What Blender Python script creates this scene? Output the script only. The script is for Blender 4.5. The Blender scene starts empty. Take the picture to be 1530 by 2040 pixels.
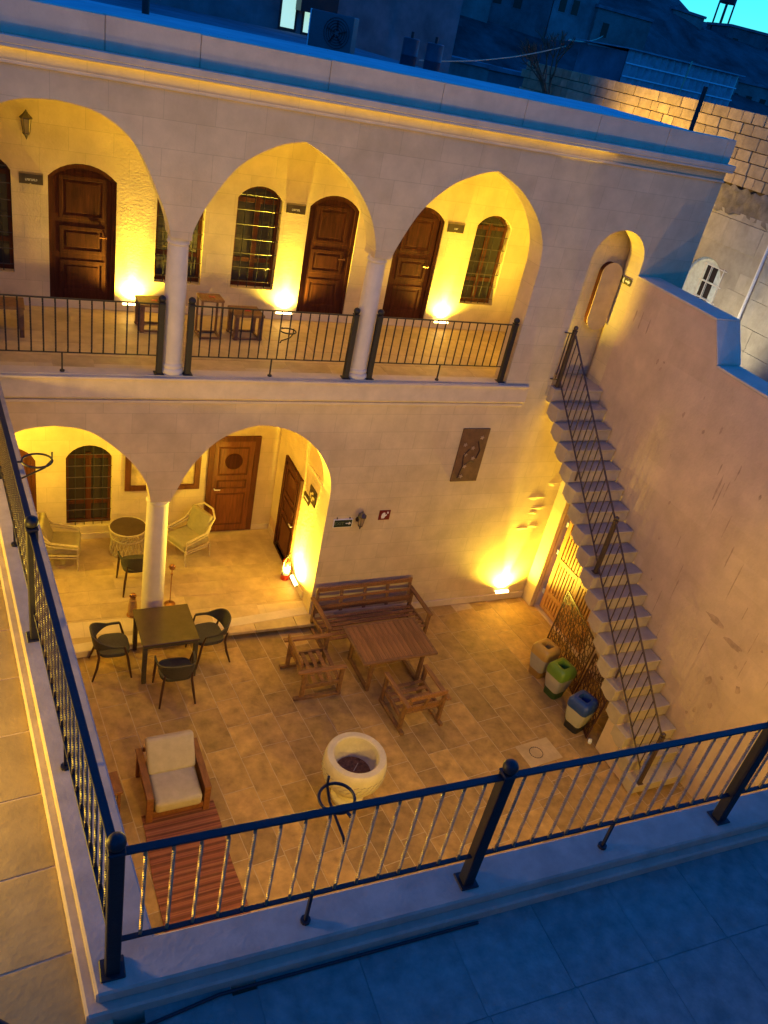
import bpy, bmesh, math, random
from mathutils import Vector, Matrix
from mathutils.geometry import tessellate_polygon
random.seed(7)
S = bpy.context.scene
COL = S.collection

# ------------------------------------------------------------------ camera
cam_d = bpy.data.cameras.new("camera")
cam = bpy.data.objects.new("camera", cam_d); COL.objects.link(cam)
cam_d.sensor_fit = 'VERTICAL'; cam_d.sensor_height = 36.0; cam_d.sensor_width = 27.0
cam_d.lens = 1613.14 / 2040 * 36.0
cam_d.clip_start = 0.05; cam_d.clip_end = 600
CAMZ = 8.83
Rr = ((0.9068034, -0.37644235, 0.18973336), (-0.04714669, -0.53782157, -0.84173936), (0.41890903, 0.75434681, -0.50544644))
m = Matrix(((Rr[0][0], -Rr[1][0], -Rr[2][0], 0), (Rr[0][1], -Rr[1][1], -Rr[2][1], 0), (Rr[0][2], -Rr[1][2], -Rr[2][2], CAMZ), (0, 0, 0, 1)))
cam.matrix_world = m
S.camera = cam
# ------------------------------------------------------------------ world, dusk sky
W = bpy.data.worlds.new("World"); S.world = W; W.use_nodes = True
nt = W.node_tree; nt.nodes.clear()
wo = nt.nodes.new('ShaderNodeOutputWorld'); bg = nt.nodes.new('ShaderNodeBackground')
sky = nt.nodes.new('ShaderNodeTexSky'); sky.sky_type = 'NISHITA'; sky.sun_disc = False
sky.sun_elevation = math.radians(-1.0); sky.sun_rotation = math.radians(45); sky.ozone_density = 4.0
tint = nt.nodes.new('ShaderNodeMix'); tint.data_type = 'RGBA'; tint.blend_type = 'MULTIPLY'
tint.inputs[0].default_value = 1.0; tint.inputs[7].default_value = (0.05, 0.74, 1.0, 1)
nt.links.new(sky.outputs[0], tint.inputs[6]); nt.links.new(tint.outputs[2], bg.inputs[0]); nt.links.new(bg.outputs[0], wo.inputs[0])
bg.inputs[1].default_value = 3.8
# ------------------------------------------------------------------ view
S.view_settings.view_transform = 'Standard'; S.view_settings.look = 'None'
S.view_settings.exposure = 0.0; S.view_settings.gamma = 1.0
S.view_settings.use_curve_mapping = False
S.render.resolution_x = 768; S.render.resolution_y = 1024
try:
    S.cycles.max_bounces = 8; S.cycles.diffuse_bounces = 5; S.cycles.sample_clamp_indirect = 6.0
except Exception: pass
WARM = (1.0, 0.60, 0.05)
YELL = (1.0, 0.71, 0.06)

# ------------------------------------------------------------------ materials
MATS = {}
def mat(name, base, rough=0.8, var=0.12, scale=3.0, bump=0.1, bscale=40.0, rnd=0.0, metal=0.0, spec=0.4,
        stain=0.0, stain_col=None, brick=None, wood=None, emit=None, es=1.0, trans=0.0, alpha=1.0):
    if name in MATS: return MATS[name]
    M = bpy.data.materials.new(name); M.use_nodes = True; n = M.node_tree.nodes; l = M.node_tree.links
    b = n['Principled BSDF']
    b.inputs['Roughness'].default_value = rough; b.inputs['Metallic'].default_value = metal
    b.inputs['Specular IOR Level'].default_value = spec
    if trans: b.inputs['Transmission Weight'].default_value = trans
    if alpha < 1: b.inputs['Alpha'].default_value = alpha
    if emit:
        b.inputs['Emission Color'].default_value = (*emit, 1); b.inputs['Emission Strength'].default_value = es
    geo = n.new('ShaderNodeNewGeometry'); oi = n.new('ShaderNodeObjectInfo')
    off = n.new('ShaderNodeVectorMath'); off.operation = 'MULTIPLY_ADD'
    tc = n.new('ShaderNodeTexCoord')
    l.new(geo.outputs['Position'], off.inputs[0]); off.inputs[1].default_value = (1, 1, 1)
    sc = n.new('ShaderNodeVectorMath'); sc.operation = 'SCALE'; sc.inputs[0].default_value = (13, 7, 5)
    l.new(oi.outputs['Random'], sc.inputs[3] if rnd else sc.inputs['Scale'])
    if rnd: l.new(sc.outputs[0], off.inputs[2])
    vec = off.outputs[0]
    if wood:
        mp = n.new('ShaderNodeMapping'); mp.inputs['Scale'].default_value = wood
        l.new(tc.outputs['Object'], mp.inputs[0]); vec = mp.outputs[0]
    n1 = n.new('ShaderNodeTexNoise'); n1.inputs['Scale'].default_value = scale; n1.inputs['Detail'].default_value = 6; n1.inputs['Roughness'].default_value = .62
    l.new(vec, n1.inputs['Vector'])
    mr = n.new('ShaderNodeMapRange'); mr.inputs[1].default_value = .3; mr.inputs[2].default_value = .7
    mr.inputs[3].default_value = 1 - var * 1.6; mr.inputs[4].default_value = 1 + var
    l.new(n1.outputs['Fac'], mr.inputs[0])
    fac = mr.outputs[0]
    if rnd:
        r2 = n.new('ShaderNodeMapRange'); r2.inputs[3].default_value = 1 - rnd; r2.inputs[4].default_value = 1 + rnd * .7
        l.new(oi.outputs['Random'], r2.inputs[0])
        mu = n.new('ShaderNodeMath'); mu.operation = 'MULTIPLY'; l.new(fac, mu.inputs[0]); l.new(r2.outputs[0], mu.inputs[1]); fac = mu.outputs[0]
    cs = n.new('ShaderNodeVectorMath'); cs.operation = 'SCALE'; cs.inputs[0].default_value = base
    l.new(fac, cs.inputs['Scale']); color = cs.outputs[0]
    if stain:
        n3 = n.new('ShaderNodeTexNoise'); n3.inputs['Scale'].default_value = .9; n3.inputs['Detail'].default_value = 9; n3.inputs['Roughness'].default_value = .7
        mp3 = n.new('ShaderNodeMapping'); mp3.inputs['Scale'].default_value = (2.4, 2.4, .7); l.new(geo.outputs['Position'], mp3.inputs[0]); l.new(mp3.outputs[0], n3.inputs['Vector'])
        rp = n.new('ShaderNodeMapRange'); rp.inputs[1].default_value = .52; rp.inputs[2].default_value = .72; rp.inputs[4].default_value = stain
        l.new(n3.outputs['Fac'], rp.inputs[0])
        mx = n.new('ShaderNodeMix'); mx.data_type = 'RGBA'; l.new(rp.outputs[0], mx.inputs[0]); l.new(color, mx.inputs[6])
        mx.inputs[7].default_value = (*(stain_col or tuple(c * .6 for c in base)), 1); color = mx.outputs[2]
    n2 = n.new('ShaderNodeTexNoise'); n2.inputs['Scale'].default_value = bscale; n2.inputs['Detail'].default_value = 5
    l.new(vec, n2.inputs['Vector']); h = n2.outputs['Fac']
    if brick:                                       # faint ashlar joints: (axis, width, height, depth)
        ax, bw, bh, dep = brick
        sx = n.new('ShaderNodeSeparateXYZ'); cx = n.new('ShaderNodeCombineXYZ'); l.new(geo.outputs['Position'], sx.inputs[0])
        l.new(sx.outputs['XY'.index(ax)], cx.inputs[0]); l.new(sx.outputs[2], cx.inputs[1])
        bt = n.new('ShaderNodeTexBrick'); bt.inputs['Scale'].default_value = 1; bt.inputs['Brick Width'].default_value = bw; bt.inputs['Row Height'].default_value = bh
        bt.inputs['Mortar Size'].default_value = .004; bt.inputs['Mortar Smooth'].default_value = .5; bt.offset = .37
        bt.inputs['Color1'].default_value = (1, 1, 1, 1); bt.inputs['Color2'].default_value = (.92, .91, .89, 1); bt.inputs['Mortar'].default_value = (1 - dep, 1 - dep, 1 - dep, 1)
        l.new(cx.outputs[0], bt.inputs['Vector'])
        mm = n.new('ShaderNodeMix'); mm.data_type = 'RGBA'; mm.blend_type = 'MULTIPLY'; mm.inputs[0].default_value = 1
        l.new(color, mm.inputs[6]); l.new(bt.outputs['Color'], mm.inputs[7]); color = mm.outputs[2]
    l.new(color, b.inputs['Base Color'])
    if bump:
        bp = n.new('ShaderNodeBump'); bp.inputs['Strength'].default_value = bump; bp.inputs['Distance'].default_value = .02
        l.new(h, bp.inputs['Height']); l.new(bp.outputs[0], b.inputs['Normal'])
    MATS[name] = M; return M

LIME = mat('limestone_wall', (.64, .51, .30), .9, .10, 2.6, .14, 34, stain=.4, stain_col=(.52, .39, .23), brick=('X', .58, .30, .24))
LIMEY = mat('limestone_side_wall', (.62, .455, .29), .92, .10, 2.2, .35, 22, stain=.45, stain_col=(.46, .33, .24), brick=('Y', .8, .36, .03))
LIMEP = mat('limestone_trim', (.62, .51, .35), .85, .08, 4, .2, 35, stain=.25)
COLM = mat('column_stone', (.62, .55, .45), .75, .06, 5, .12, 50)
CONC = mat('roof_screed', (.52, .50, .47), .9, .15, 1.5, .2, 14, stain=.3)
ROOFD = mat('neighbour_roof_screed', (.16, .18, .20), .95, .25, 1.2, .3, 9, stain=.4)
TILE = mat('court_tile', (.42, .26, .085), .6, .25, 5, .2, 22, rnd=.26, stain=.45, stain_col=(.32, .18, .07))
TILEP = mat('portico_tile', (.49, .36, .19), .5, .15, 4, .14, 22, rnd=.12, stain=.2, stain_col=(.36, .26, .15))
TILET = mat('terrace_tile', (.235, .245, .195), .7, .2, 9, .3, 60, rnd=.10, stain=.4, stain_col=(.13, .13, .11))
MORT = mat('mortar', (.52, .39, .22), .95, .1, 10, .2, 60)
STEPM = mat('step_stone', (.42, .345, .25), .8, .1, 4, .2, 30, rnd=.06)
IRON = mat('black_iron', (.018, .016, .018), .5, .15, 30, .1, 90, spec=.35)
IRONLIT = mat('lamplit_iron', (.36, .25, .13), .38, .2, 30, .1, 90, metal=.5)  # gold lamplight on the iron bars, put into the base colour
IRONW = mat('brown_iron', (.05, .03, .02), .4, .2, 30, .1, 90, spec=.7)
DOORW = mat('dark_walnut', (.058, .016, .009), .8, .3, 3, .15, 20, wood=(9, 9, .9), spec=.12)
DOORR = mat('red_walnut', (.095, .028, .012), .6, .25, 3, .12, 20, wood=(9, 9, .9), spec=.2)
TEAK = mat('teak', (.25, .115, .045), .5, .28, 4, .12, 20, rnd=.18, wood=(12, 1.2, 12))
TEAKX = mat('teak_frame', (.20, .10, .045), .55, .25, 4, .12, 20, rnd=.12, wood=(4, 4, 4))
PINE = mat('pine_gate', (.42, .21, .075), .5, .22, 4, .12, 20, rnd=.14, wood=(10, 10, 1))
RATT = mat('dark_rattan', (.06, .045, .032), .55, .25, 60, .4, 120)
TUBP = mat('tub_chair_plastic', (.045, .042, .04), .5, .15, 30, .3, 160)
BRNL = mat('brown_leg', (.06, .025, .015), .4, .2, 20, .05)
CUSH = mat('cream_cushion', (.46, .40, .31), .95, .08, 8, .3, 220)
OLIV = mat('olive_cushion', (.30, .25, .14), .95, .1, 8, .3, 200)
CANE = mat('pale_cane', (.50, .40, .24), .6, .15, 20, .2, 80)
GLASS = mat('dark_glass', (.04, .032, .03), .22, .05, 3, 0, spec=.4)
BROWNGL = mat('brown_table_glass', (.065, .038, .022), .25, .15, 6, 0.03, spec=.5)
WHITEM = mat('white_metal', (.75, .75, .74), .5, .05, 6, .03)
STONEW = mat('white_basin_stone', (.58, .51, .38), .85, .08, 7, .3, 40)
SOIL = mat('basin_soil', (.20, .085, .04), .9, .4, 20, .5, 60)
RED = mat('red_paint', (.45, .025, .012), .3, .06, 8, .02)
COPPER = mat('aged_copper', (.35, .16, .07), .3, .2, 14, .08, metal=.8)
BLACKP = mat('black_plastic', (.02, .02, .022), .45, .1, 10, .03)
EMIT = mat('lamp_glass', (.9, .8, .6), .4, 0, 3, 0, emit=(1.0, .72, .26), es=14)
LED = mat('led_diffuser', (.9, .8, .6), .4, 0, 3, 0, emit=(1.0, .62, .2), es=1.2)
SIGNW = mat('sign_white', (.75, .74, .70), .5, .03, 9, 0)
GOLDT = mat('sign_gold', (.60, .45, .22), .4, .05, 9, 0)
DARKS = mat('sign_dark', (.05, .03, .02), .4, .1, 9, 0)

# ------------------------------------------------------------------ mesh helpers
class MB:
    def __init__(s): s.v = []; s.f = []
    def add(s, vs, fs):
        o = len(s.v); s.v += [tuple(p) for p in vs]; s.f += [tuple(i + o for i in f) for f in fs]; return s
    def box(s, c, d, rot=None):
        x, y, z = d[0] / 2, d[1] / 2, d[2] / 2
        vs = [Vector((a * x, b * y, e * z)) for e in (-1, 1) for a, b in ((-1, -1), (1, -1), (1, 1), (-1, 1))]
        if rot is not None: vs = [rot @ p for p in vs]
        c = Vector(c)
        return s.add([p + c for p in vs], [(3, 2, 1, 0), (4, 5, 6, 7), (0, 1, 5, 4), (1, 2, 6, 5), (2, 3, 7, 6), (3, 0, 4, 7)])
    def bb(s, a, b): return s.box([(a[i] + b[i]) / 2 for i in range(3)], [abs(b[i] - a[i]) for i in range(3)])
    def bar(s, p, q, w, h, up=(0, 0, 1)):
        p, q = Vector(p), Vector(q); d = q - p; L = d.length; d.normalize()
        u = Vector(up)
        if abs(d.dot(u)) > .98: u = Vector((0, 1, 0))
        r = d.cross(u).normalized(); u = r.cross(d).normalized()
        return s.box((p + q) / 2, (w, L, h), Matrix((r, d, u)).transposed())
    def cyl(s, p, q, r0, r1=None, n=12, cap=True):
        r1 = r0 if r1 is None else r1
        p, q = Vector(p), Vector(q); d = (q - p).normalized()
        a = d.orthogonal().normalized(); b = d.cross(a)
        vs = [c + (a * math.cos(t) + b * math.sin(t)) * r for c, r in ((p, r0), (q, r1)) for t in [2 * math.pi * i / n for i in range(n)]]
        fs = [(i, (i + 1) % n, n + (i + 1) % n, n + i) for i in range(n)]
        if cap: fs += [tuple(range(n - 1, -1, -1)), tuple(range(n, 2 * n))]
        return s.add(vs, fs)
    def tube(s, pts, r, n=8, closed=False):
        pts = [Vector(p) for p in pts]; N = len(pts); vs = []; prev = None
        for i, p in enumerate(pts):
            t = (pts[(i + 1) % N] - pts[i - 1]) if closed else (pts[min(i + 1, N - 1)] - pts[max(i - 1, 0)])
            t.normalize()
            a = t.orthogonal().normalized() if prev is None else (prev - t * prev.dot(t)).normalized()
            prev = a; b = t.cross(a)
            rr = r(i / max(1, N - 1)) if callable(r) else r
            vs += [p + (a * math.cos(2 * math.pi * k / n) + b * math.sin(2 * math.pi * k / n)) * rr for k in range(n)]
        fs = []
        for i in range(N if closed else N - 1):
            j = (i + 1) % N
            fs += [(i * n + k, i * n + (k + 1) % n, j * n + (k + 1) % n, j * n + k) for k in range(n)]
        if not closed: fs += [tuple(range(n - 1, -1, -1)), tuple((N - 1) * n + k for k in range(n))]
        return s.add(vs, fs)
    def lathe(s, prof, c=(0, 0, 0), n=32, closed=False):
        vs = []; N = len(prof)
        for r, z in prof:
            vs += [(c[0] + r * math.cos(2 * math.pi * k / n), c[1] + r * math.sin(2 * math.pi * k / n), c[2] + z) for k in range(n)]
        fs = [(i * n + k, i * n + (k + 1) % n, ((i + 1) % N) * n + (k + 1) % n, ((i + 1) % N) * n + k) for i in range(N if closed else N - 1) for k in range(n)]
        if not closed: fs += [tuple(range(n - 1, -1, -1)), tuple((N - 1) * n + k for k in range(n))]
        return s.add(vs, fs)
    def sphere(s, c, r, n=12, sz=1.0):
        pr = [(max(1e-4, r * math.sin(math.pi * i / n)), -r * sz * math.cos(math.pi * i / n)) for i in range(n + 1)]
        return s.lathe(pr, c, n * 2)
    def prism(s, poly, holes, f0, f1):
        """2-D outline with holes -> solid; f0, f1 map (u,v) to 3-D on the two faces"""
        loops = [poly] + list(holes); flat = [p for L in loops for p in L]
        tris = tessellate_polygon([[Vector((p[0], p[1], 0)) for p in L] for L in loops])
        n = len(flat); o = len(s.v)
        s.v += [tuple(f0(*p)) for p in flat] + [tuple(f1(*p)) for p in flat]
        for t in tris:
            s.f.append((o + t[0], o + t[1], o + t[2])); s.f.append((o + n + t[2], o + n + t[1], o + n + t[0]))
        k = 0
        for L in loops:
            m_ = len(L)
            for i in range(m_):
                a, b = k + i, k + (i + 1) % m_
                s.f.append((o + a, o + b, o + n + b, o + n + a))
            k += m_
        return s
    def wall_y(s, poly, holes, y0, y1): return s.prism(poly, holes, lambda u, v: (u, y0, v), lambda u, v: (u, y1, v))
    def wall_x(s, poly, holes, x0, x1): return s.prism(poly, holes, lambda u, v: (x0, u, v), lambda u, v: (x1, u, v))
    def mesh(s, name, mt, smooth=None, bevel=0):
        me = bpy.data.meshes.new(name); me.from_pydata(s.v, [], s.f)
        bm = bmesh.new(); bm.from_mesh(me); bmesh.ops.recalc_face_normals(bm, faces=bm.faces)
        if bevel:
            ed = [e for e in bm.edges if len(e.link_faces) == 2 and e.calc_face_angle(0) > .6]
            bmesh.ops.bevel(bm, geom=ed, offset=bevel, segments=1, affect='EDGES', clamp_overlap=True)
        bm.to_mesh(me); bm.free()
        if smooth is not None:
            me.polygons.foreach_set('use_smooth', [True] * len(me.polygons)); me.set_sharp_from_angle(angle=math.radians(smooth))
        me.materials.append(mt); return me
    def obj(s, name, mt, parent=None, smooth=None, bevel=0):
        return link(name, s.mesh(name, mt, smooth, bevel), parent)
def link(name, me, parent=None, loc=(0, 0, 0), rz=0, sc=None):
    o = bpy.data.objects.new(name, me); COL.objects.link(o)
    if parent: o.parent = parent
    o.location = loc; o.rotation_euler = (0, 0, rz)
    if sc: o.scale = sc
    return o
def tag(o, label, cat, group=None):
    o['label'] = label; o['category'] = cat
    if group: o['group'] = group
    return o
def thing(name, label, cat, loc=(0, 0, 0), rz=0, group=None):
    return tag(link(name, None, None, loc, rz), label, cat, group)
def struct(o): o['kind'] = 'structure'; return o
def stuff(o): o['kind'] = 'stuff'; return o
def box(name, a, b, mt, parent=None, bevel=0): return MB().bb(a, b).obj(name, mt, parent, bevel=bevel)
def rzm(a): return Matrix.Rotation(a, 3, 'Z')
def smoothpts(P, k=5):
    out = []
    for i in range(len(P) - 1):
        p0, p1, p2, p3 = P[max(i - 1, 0)], P[i], P[i + 1], P[min(i + 2, len(P) - 1)]
        for j in range(k):
            t = j / k
            out.append(tuple(.5 * (2 * p1[a] + (p2[a] - p0[a]) * t + (2 * p0[a] - 5 * p1[a] + 4 * p2[a] - p3[a]) * t * t + (3 * p1[a] - p0[a] - 3 * p2[a] + p3[a]) * t ** 3) for a in (0, 1)))
    out.append(P[-1]); return out
def copy_tree(o, parent=None):
    c = o.copy(); COL.objects.link(c); c.parent = parent
    for ch in list(o.children): copy_tree(ch, c)
    return c
def segarch(x0, x1, zb, zs, za, n=10):
    """outline of an opening with a segmental/pointed-soft head, anticlockwise from bottom left"""
    c = (x0 + x1) / 2; w = (x1 - x0) / 2; hh = za - zs; R = (w * w + hh * hh) / (2 * hh); cz = za - R
    a = math.asin(min(1, w / R)); P = [(x0, zb), (x1, zb)]
    for i in range(n + 1):
        t = a - 2 * a * i / n; P.append((c + R * math.sin(t), cz + R * math.cos(t)))
    return P

# ================================================================== ground and floors
ZG, ZP, ZU = 0.0, 0.12, 4.43          # courtyard, portico, gallery levels
ZT = 4.27                             # west walkway and south terrace floor
struct(MB().bb((-150, -150, -.35), (200, 250, -.08)).obj('ground', mat('earth', (.12, .10, .08), .95, .2, .5, .3, 3)))
def tile_floor(name, bedname, region, z, ang, cw, lens, mt, gap, inside, along_y=True, cap=300, mort=MORT, bed=None):
    """paving: mortar bed + one object per tile; tile columns run along +y rotated by ang about region origin"""
    x0, y0, x1, y1 = region
    b = MB(); b.prism(bed or [(x0, y0), (x1, y0), (x1, y1), (x0, y1)], [], lambda u, v: (u, v, z - .08), lambda u, v: (u, v, z - .004))
    root = struct(b.obj(name, mort))
    me = [MB().box((0, 0, 0), (1, 1, 1)).mesh('paving_tile', mt, bevel=.012) for _ in range(1)]
    tiles = []; R = rzm(ang); ox, oy = (x0 + x1) / 2, (y0 + y1) / 2
    W_, H_ = (x1 - x0) + 2, (y1 - y0) + 2
    if not along_y: W_, H_ = H_, W_
    u = -W_ / 2
    while u < W_ / 2:
        w = cw * random.choice((1, 1, 1.12, .9)); v = -H_ / 2 - random.random() * .5
        while v < H_ / 2:
            L = random.uniform(*lens)
            cu, cv = u + w / 2, v + L / 2
            p = R @ Vector((cu, cv, 0) if along_y else (cv, cu, 0)); px, py = p.x + ox, p.y + oy
            r_ = (w / 2 if along_y else L / 2), (L / 2 if along_y else w / 2)
            if inside(px, py, r_): tiles.append((px, py, w - gap, L - gap))
            v += L
        u += w
    tiles.sort(key=lambda t: -t[1] if z < 1 else t[1] * 0 + math.hypot(t[0] - 1, t[1] - 3))
    if z < 1: tiles.sort(key=lambda t: abs(t[1] - 7.5))
    for px, py, w, L in tiles[:cap]:
        d = (w, L, .05) if along_y else (L, w, .05)
        link('paving_tile', me[0], root, (px, py, z - .025 + random.uniform(-.0015, .0015)), ang, d)
    if len(tiles) > cap:
        b = MB()
        for px, py, w, L in tiles[cap:]:
            d = (w, L, .05) if along_y else (L, w, .05); b.box((px, py, z - .025), d, R)
        stuff(b.obj('paving_field', mt, root))
    return root
def in_rect(a, b, c, d):
    return lambda x, y, r: a + r[0] < x < c - r[0] and b + r[1] < y < d - r[1]
LR = lambda y: .36 - (y - 2.43) * .0875          # x of the left railing line / kerb centre at y
tile_floor('courtyard_paving', None, (.25, 2.3, 9.4, 10.4), 0, -.1 * -1 * 1.0, .38, (.46, .78), TILE, .012,
           lambda x, y, r: .2 < x < 9.3 and 2.5 < y < 10.15, bed=[(.0, 2.2), (9.5, 2.2), (9.5, 10.5), (-.35, 10.5)])
tile_floor('portico_paving', None, (-1.5, 10.0, 4.6, 12.7), ZP, 0, .36, (.45, .9), TILEP, .010,
           lambda x, y, r: -1.6 < x < 4.75 and 9.84 + r[1] - .17 < y < 12.9, along_y=False,
           bed=[(-1.6, 9.74), (.6, 9.70), (4.548, 10.02), (4.62, 10.02), (4.62, 12.7), (-1.6, 12.7)])
# portico step edge stones
ps = MB(); ps.prism([(-1.6, 9.62), (.7, 9.66), (4.54, 9.995), (4.54, 10.20), (.7, 9.86), (-1.6, 9.82)], [], lambda u, v: (u, v, .0), lambda u, v: (u, v, ZP + .004))
struct(ps.obj('portico_step', LIMEP, bevel=.01))
tile_floor('gallery_floor', None, (-1.6, 10.05, 9.0, 12.5), ZU, 0, .4, (.5, .9), TILEP, .009,
           lambda x, y, r: -1.5 < x < 9.0 and 10.3 < y < 12.45, along_y=False, bed=[(-1.6, 10.02), (9.02, 10.02), (9.02, 12.5), (-1.6, 12.5)])
# west walkway and south terrace (upper level)
WALL_W = -1.75
wf = MB(); wf.prism([(WALL_W - .1, .05), (.50, .05), (.36, 2.2), (-.3, 9.98), (WALL_W - .1, 9.98)], [], lambda u, v: (u, v, ZT - .08), lambda u, v: (u, v, ZT - .004))
wf = struct(wf.obj('walkway_floor', MORT)); wm = MB().box((0, 0, 0), (1, 1, 1)).mesh('paving_tile', mat('lamplit_walkway_tile', (.38, .27, .09), .6, .12, 5, .15, 28, rnd=.08), bevel=.012)  # same stone as the terrace; warm lamplight is mixed into this tile colour
for j in range(-4, 14):
    yy = 2.40 + .55 * j; xk = (LR(yy) - .14 if yy > 2.2 else .24 - (yy - 2.4) * .0875 + .04); L_ = random.choice((.62, .78, .9))
    while xk - L_ > WALL_W - .5:
        link('paving_tile', wm, wf, (xk - L_ / 2 * math.cos(.0875), yy - L_ / 2 * math.sin(.0875), ZT - .025), .0875, (L_ - .012, .538, .05)); xk -= L_ * math.cos(.0875); yy -= L_ * math.sin(.0875); L_ = .8
tf = MB(); tf.prism([(.505, .045), (WALL_W - .1, .045), (WALL_W - .1, -1.5), (9.6, -1.5), (9.6, 2.2), (.365, 2.199)], [], lambda u, v: (u, v, ZT - .08), lambda u, v: (u, v, ZT - .005))
tf = struct(tf.obj('terrace_floor', mat('terrace_joint', (.20, .21, .17), .95, .1)))
tm = MB().box((0, 0, 0), (1, 1, 1)).mesh('paving_tile', TILET, bevel=.012)
for j in range(6):
    for i in range(16):
        xx = .80 + .60 * i - (.0 if j % 2 else .0); w_ = .592
        if i == 0: xx, w_ = .80 - .065, .45
        link('paving_tile', tm, tf, (xx, 2.33 - .022 * xx - .30 - .60 * j, ZT - .025 + random.uniform(-.0012, .0012)), -.022 + random.uniform(-.0025, .0025), (w_ + .004, .595, .05))
# ================================================================== kerb round the courtyard opening
k = MB()
def kerb_poly(o): # convex corner: outer line offset o outward from the kerb's inner edge
    return [(.36 - (10 - 2.43) * .0875 - o, 9.99), (.36 - o + .005, 2.40 - o), (9.4, 2.20 - o), (9.4, 2.20 + .16), (.60, 2.56), (.60 - (10 - 2.56) * .0875, 9.99)]
for o, za, zb in ((.135, 4.10, 4.345), (.085, 4.345, 4.43)):
    k.prism(kerb_poly(o), [], lambda u, v: (u, v, za), lambda u, v: (u, v, zb))
struct(k.obj('kerb', mat('kerb_stone', (.46, .37, .26), .85, .12, 5, .10, 40, stain=.3), bevel=.012))
# walls that carry the walkway and the terrace
w = MB(); w.prism([(.36 - (10 - 2.43) * .0875 - .2, 9.99), (.27, 2.35), (9.4, 2.15), (9.4, 2.32), (.54, 2.52), (.54 - (10 - 2.52) * .0875, 9.99)], [], lambda u, v: (u, v, -.05), lambda u, v: (u, v, 4.10))
tag(w.obj('retaining_wall', LIMEY), 'plain limestone wall carrying the walkway above the striped rug', 'wall')
w = MB(); w.bb((WALL_W - .4, 1.9, 0), (WALL_W - .05, 9.98, 7.6))
tag(w.obj('side_wall', LIMEY), 'plain limestone house wall along the upper walkway', 'wall')
w = MB(); w.bb((WALL_W - .4, -7, 0), (9.6, -1.55, 7.15))
tag(w.obj('viewing_house', LIMEP), 'plain limestone house block with flat roof behind the upper terrace', 'house')

# ================================================================== the arcaded house
house = thing('courtyard_house', 'two storey limestone house with arcaded gallery facing the courtyard', 'house', (0, 0, 0))
YF, YI, YB = 10.0, 10.36, 12.45
a1r = smoothpts([(.64, 7.53), (1.08, 7.46), (1.46, 7.19), (1.75, 6.65), (1.86, 6.38), (1.89, 6.22)])
a1 = [(1.28 - x, z) for x, z in reversed(a1r)][:-1] + a1r
a2 = smoothpts([(2.145, 6.2), (2.17, 6.36), (2.33, 6.69), (2.65, 7.13), (3.08, 7.40), (3.41, 7.49)])[:-1] + smoothpts([(3.41, 7.49), (3.78, 7.32), (4.14, 7.06), (4.41, 6.72), (4.55, 6.36), (4.555, 6.2)])
a3 = smoothpts([(4.805, 6.2), (4.87, 6.40), (5.11, 6.87), (5.47, 7.23), (5.85, 7.42), (6.12, 7.49)])[:-1] + smoothpts([(6.12, 7.49), (6.55, 7.29), (6.92, 6.97), (7.13, 6.62), (7.19, 6.3)])
gal = [(-.61, ZU), (-.61, 6.2)] + a1[1:] + a2 + a3 + [(7.19, ZU)]
l1r = smoothpts([(.56, 3.72), (1.0, 3.63), (1.46, 3.25), (1.72, 2.88), (1.80, 2.62), (1.815, 2.5)])
l1 = [(1.12 - x, z) for x, z in reversed(l1r)][:-1] + l1r
l2 = smoothpts([(2.095, 2.5), (2.17, 2.68), (2.36, 3.07), (2.68, 3.46), (3.05, 3.66), (3.38, 3.715), (3.83, 3.6), (4.19, 3.33), (4.42, 3.0), (4.52, 2.74), (4.55, 2.47)])
por = [(-.70, .12), (-.70, 2.5)] + l1[1:] + l2 + [(4.55, .12)]
ex = segarch(8.06, 9.05, ZU, 6.55, 6.95, 16)
ex = [(8.06, ZU), (9.05, ZU)] + [(8.555 + .495 * math.cos(t), 6.47 + .48 * math.sin(t)) for t in [math.pi * i / 16 for i in range(17)]]
fw = MB().wall_y([(-1.7, -.05), (10.02, -.05), (10.02, 7.97), (-1.7, 7.97)], [gal, por, ex], YF, YI)
fw.obj('front_wall', LIME, house)
# backs, ends, slabs
def hole_wall(y0, y1, x0, x1, z0, z1, holes, nm, mt=LIME):
    MB().wall_y([(x0, z0), (x1, z0), (x1, z1), (x0, z1)], holes, y0, y1).obj(nm, mt, house)
GW = [(-.46, .22), (2.14, 2.84), (3.31, 4.01), (7.47, 8.16)]     # gallery windows
GD = [(.68, 1.58), (4.45, 5.29), (6.0, 6.84)]                     # gallery doors
hole_wall(YB, YB + .22, -1.7, 9.1, 4.25, 7.9, [segarch(a, b, 4.9, 6.27, 6.46) for a, b in GW] + [segarch(a, b, 4.5, 6.26, 6.46) for a, b in GD], 'gallery_back_wall')
PWX = (.885, 1.63)
hole_wall(12.65, 12.87, -1.7, 4.9, 0, 4.1, [segarch(PWX[0], PWX[1], .38, 1.76, 2.0), segarch(-.36, .42, .14, 1.72, 1.98)], 'portico_back_wall')
box('gallery_ceiling', (-1.7, 10.37, 7.72), (9.1, 12.44, 7.96), LIMEP, house)
box('portico_ceiling', (-1.7, 10.37, 3.98), (9.0, 12.64, 4.24), LIMEP, house)
box('gallery_end_wall', (8.95, 10.62, 4.45), (9.1, 12.44, 7.7), LIMEP, house)
box('portico_end_wall', (4.57, 10.365, -.02), (4.85, 12.645, 3.97), LIMEY, house)
box('west_end_wall', (-1.9, 10.37, 0), (-1.705, 12.8, 7.9), LIMEY, house)
box('room_block', (-1.7, 12.9, 0), (9.14, 13.2, 8.2), LIMEP, house)
box('corner_wall', (9.15, 10.365, 0), (10.0, 13.18, 8.2), LIMEY, house)
box('niche_back_wall', (8.40, 10.50, 4.44), (9.14, 10.61, 7.7), LIME, house)
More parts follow.
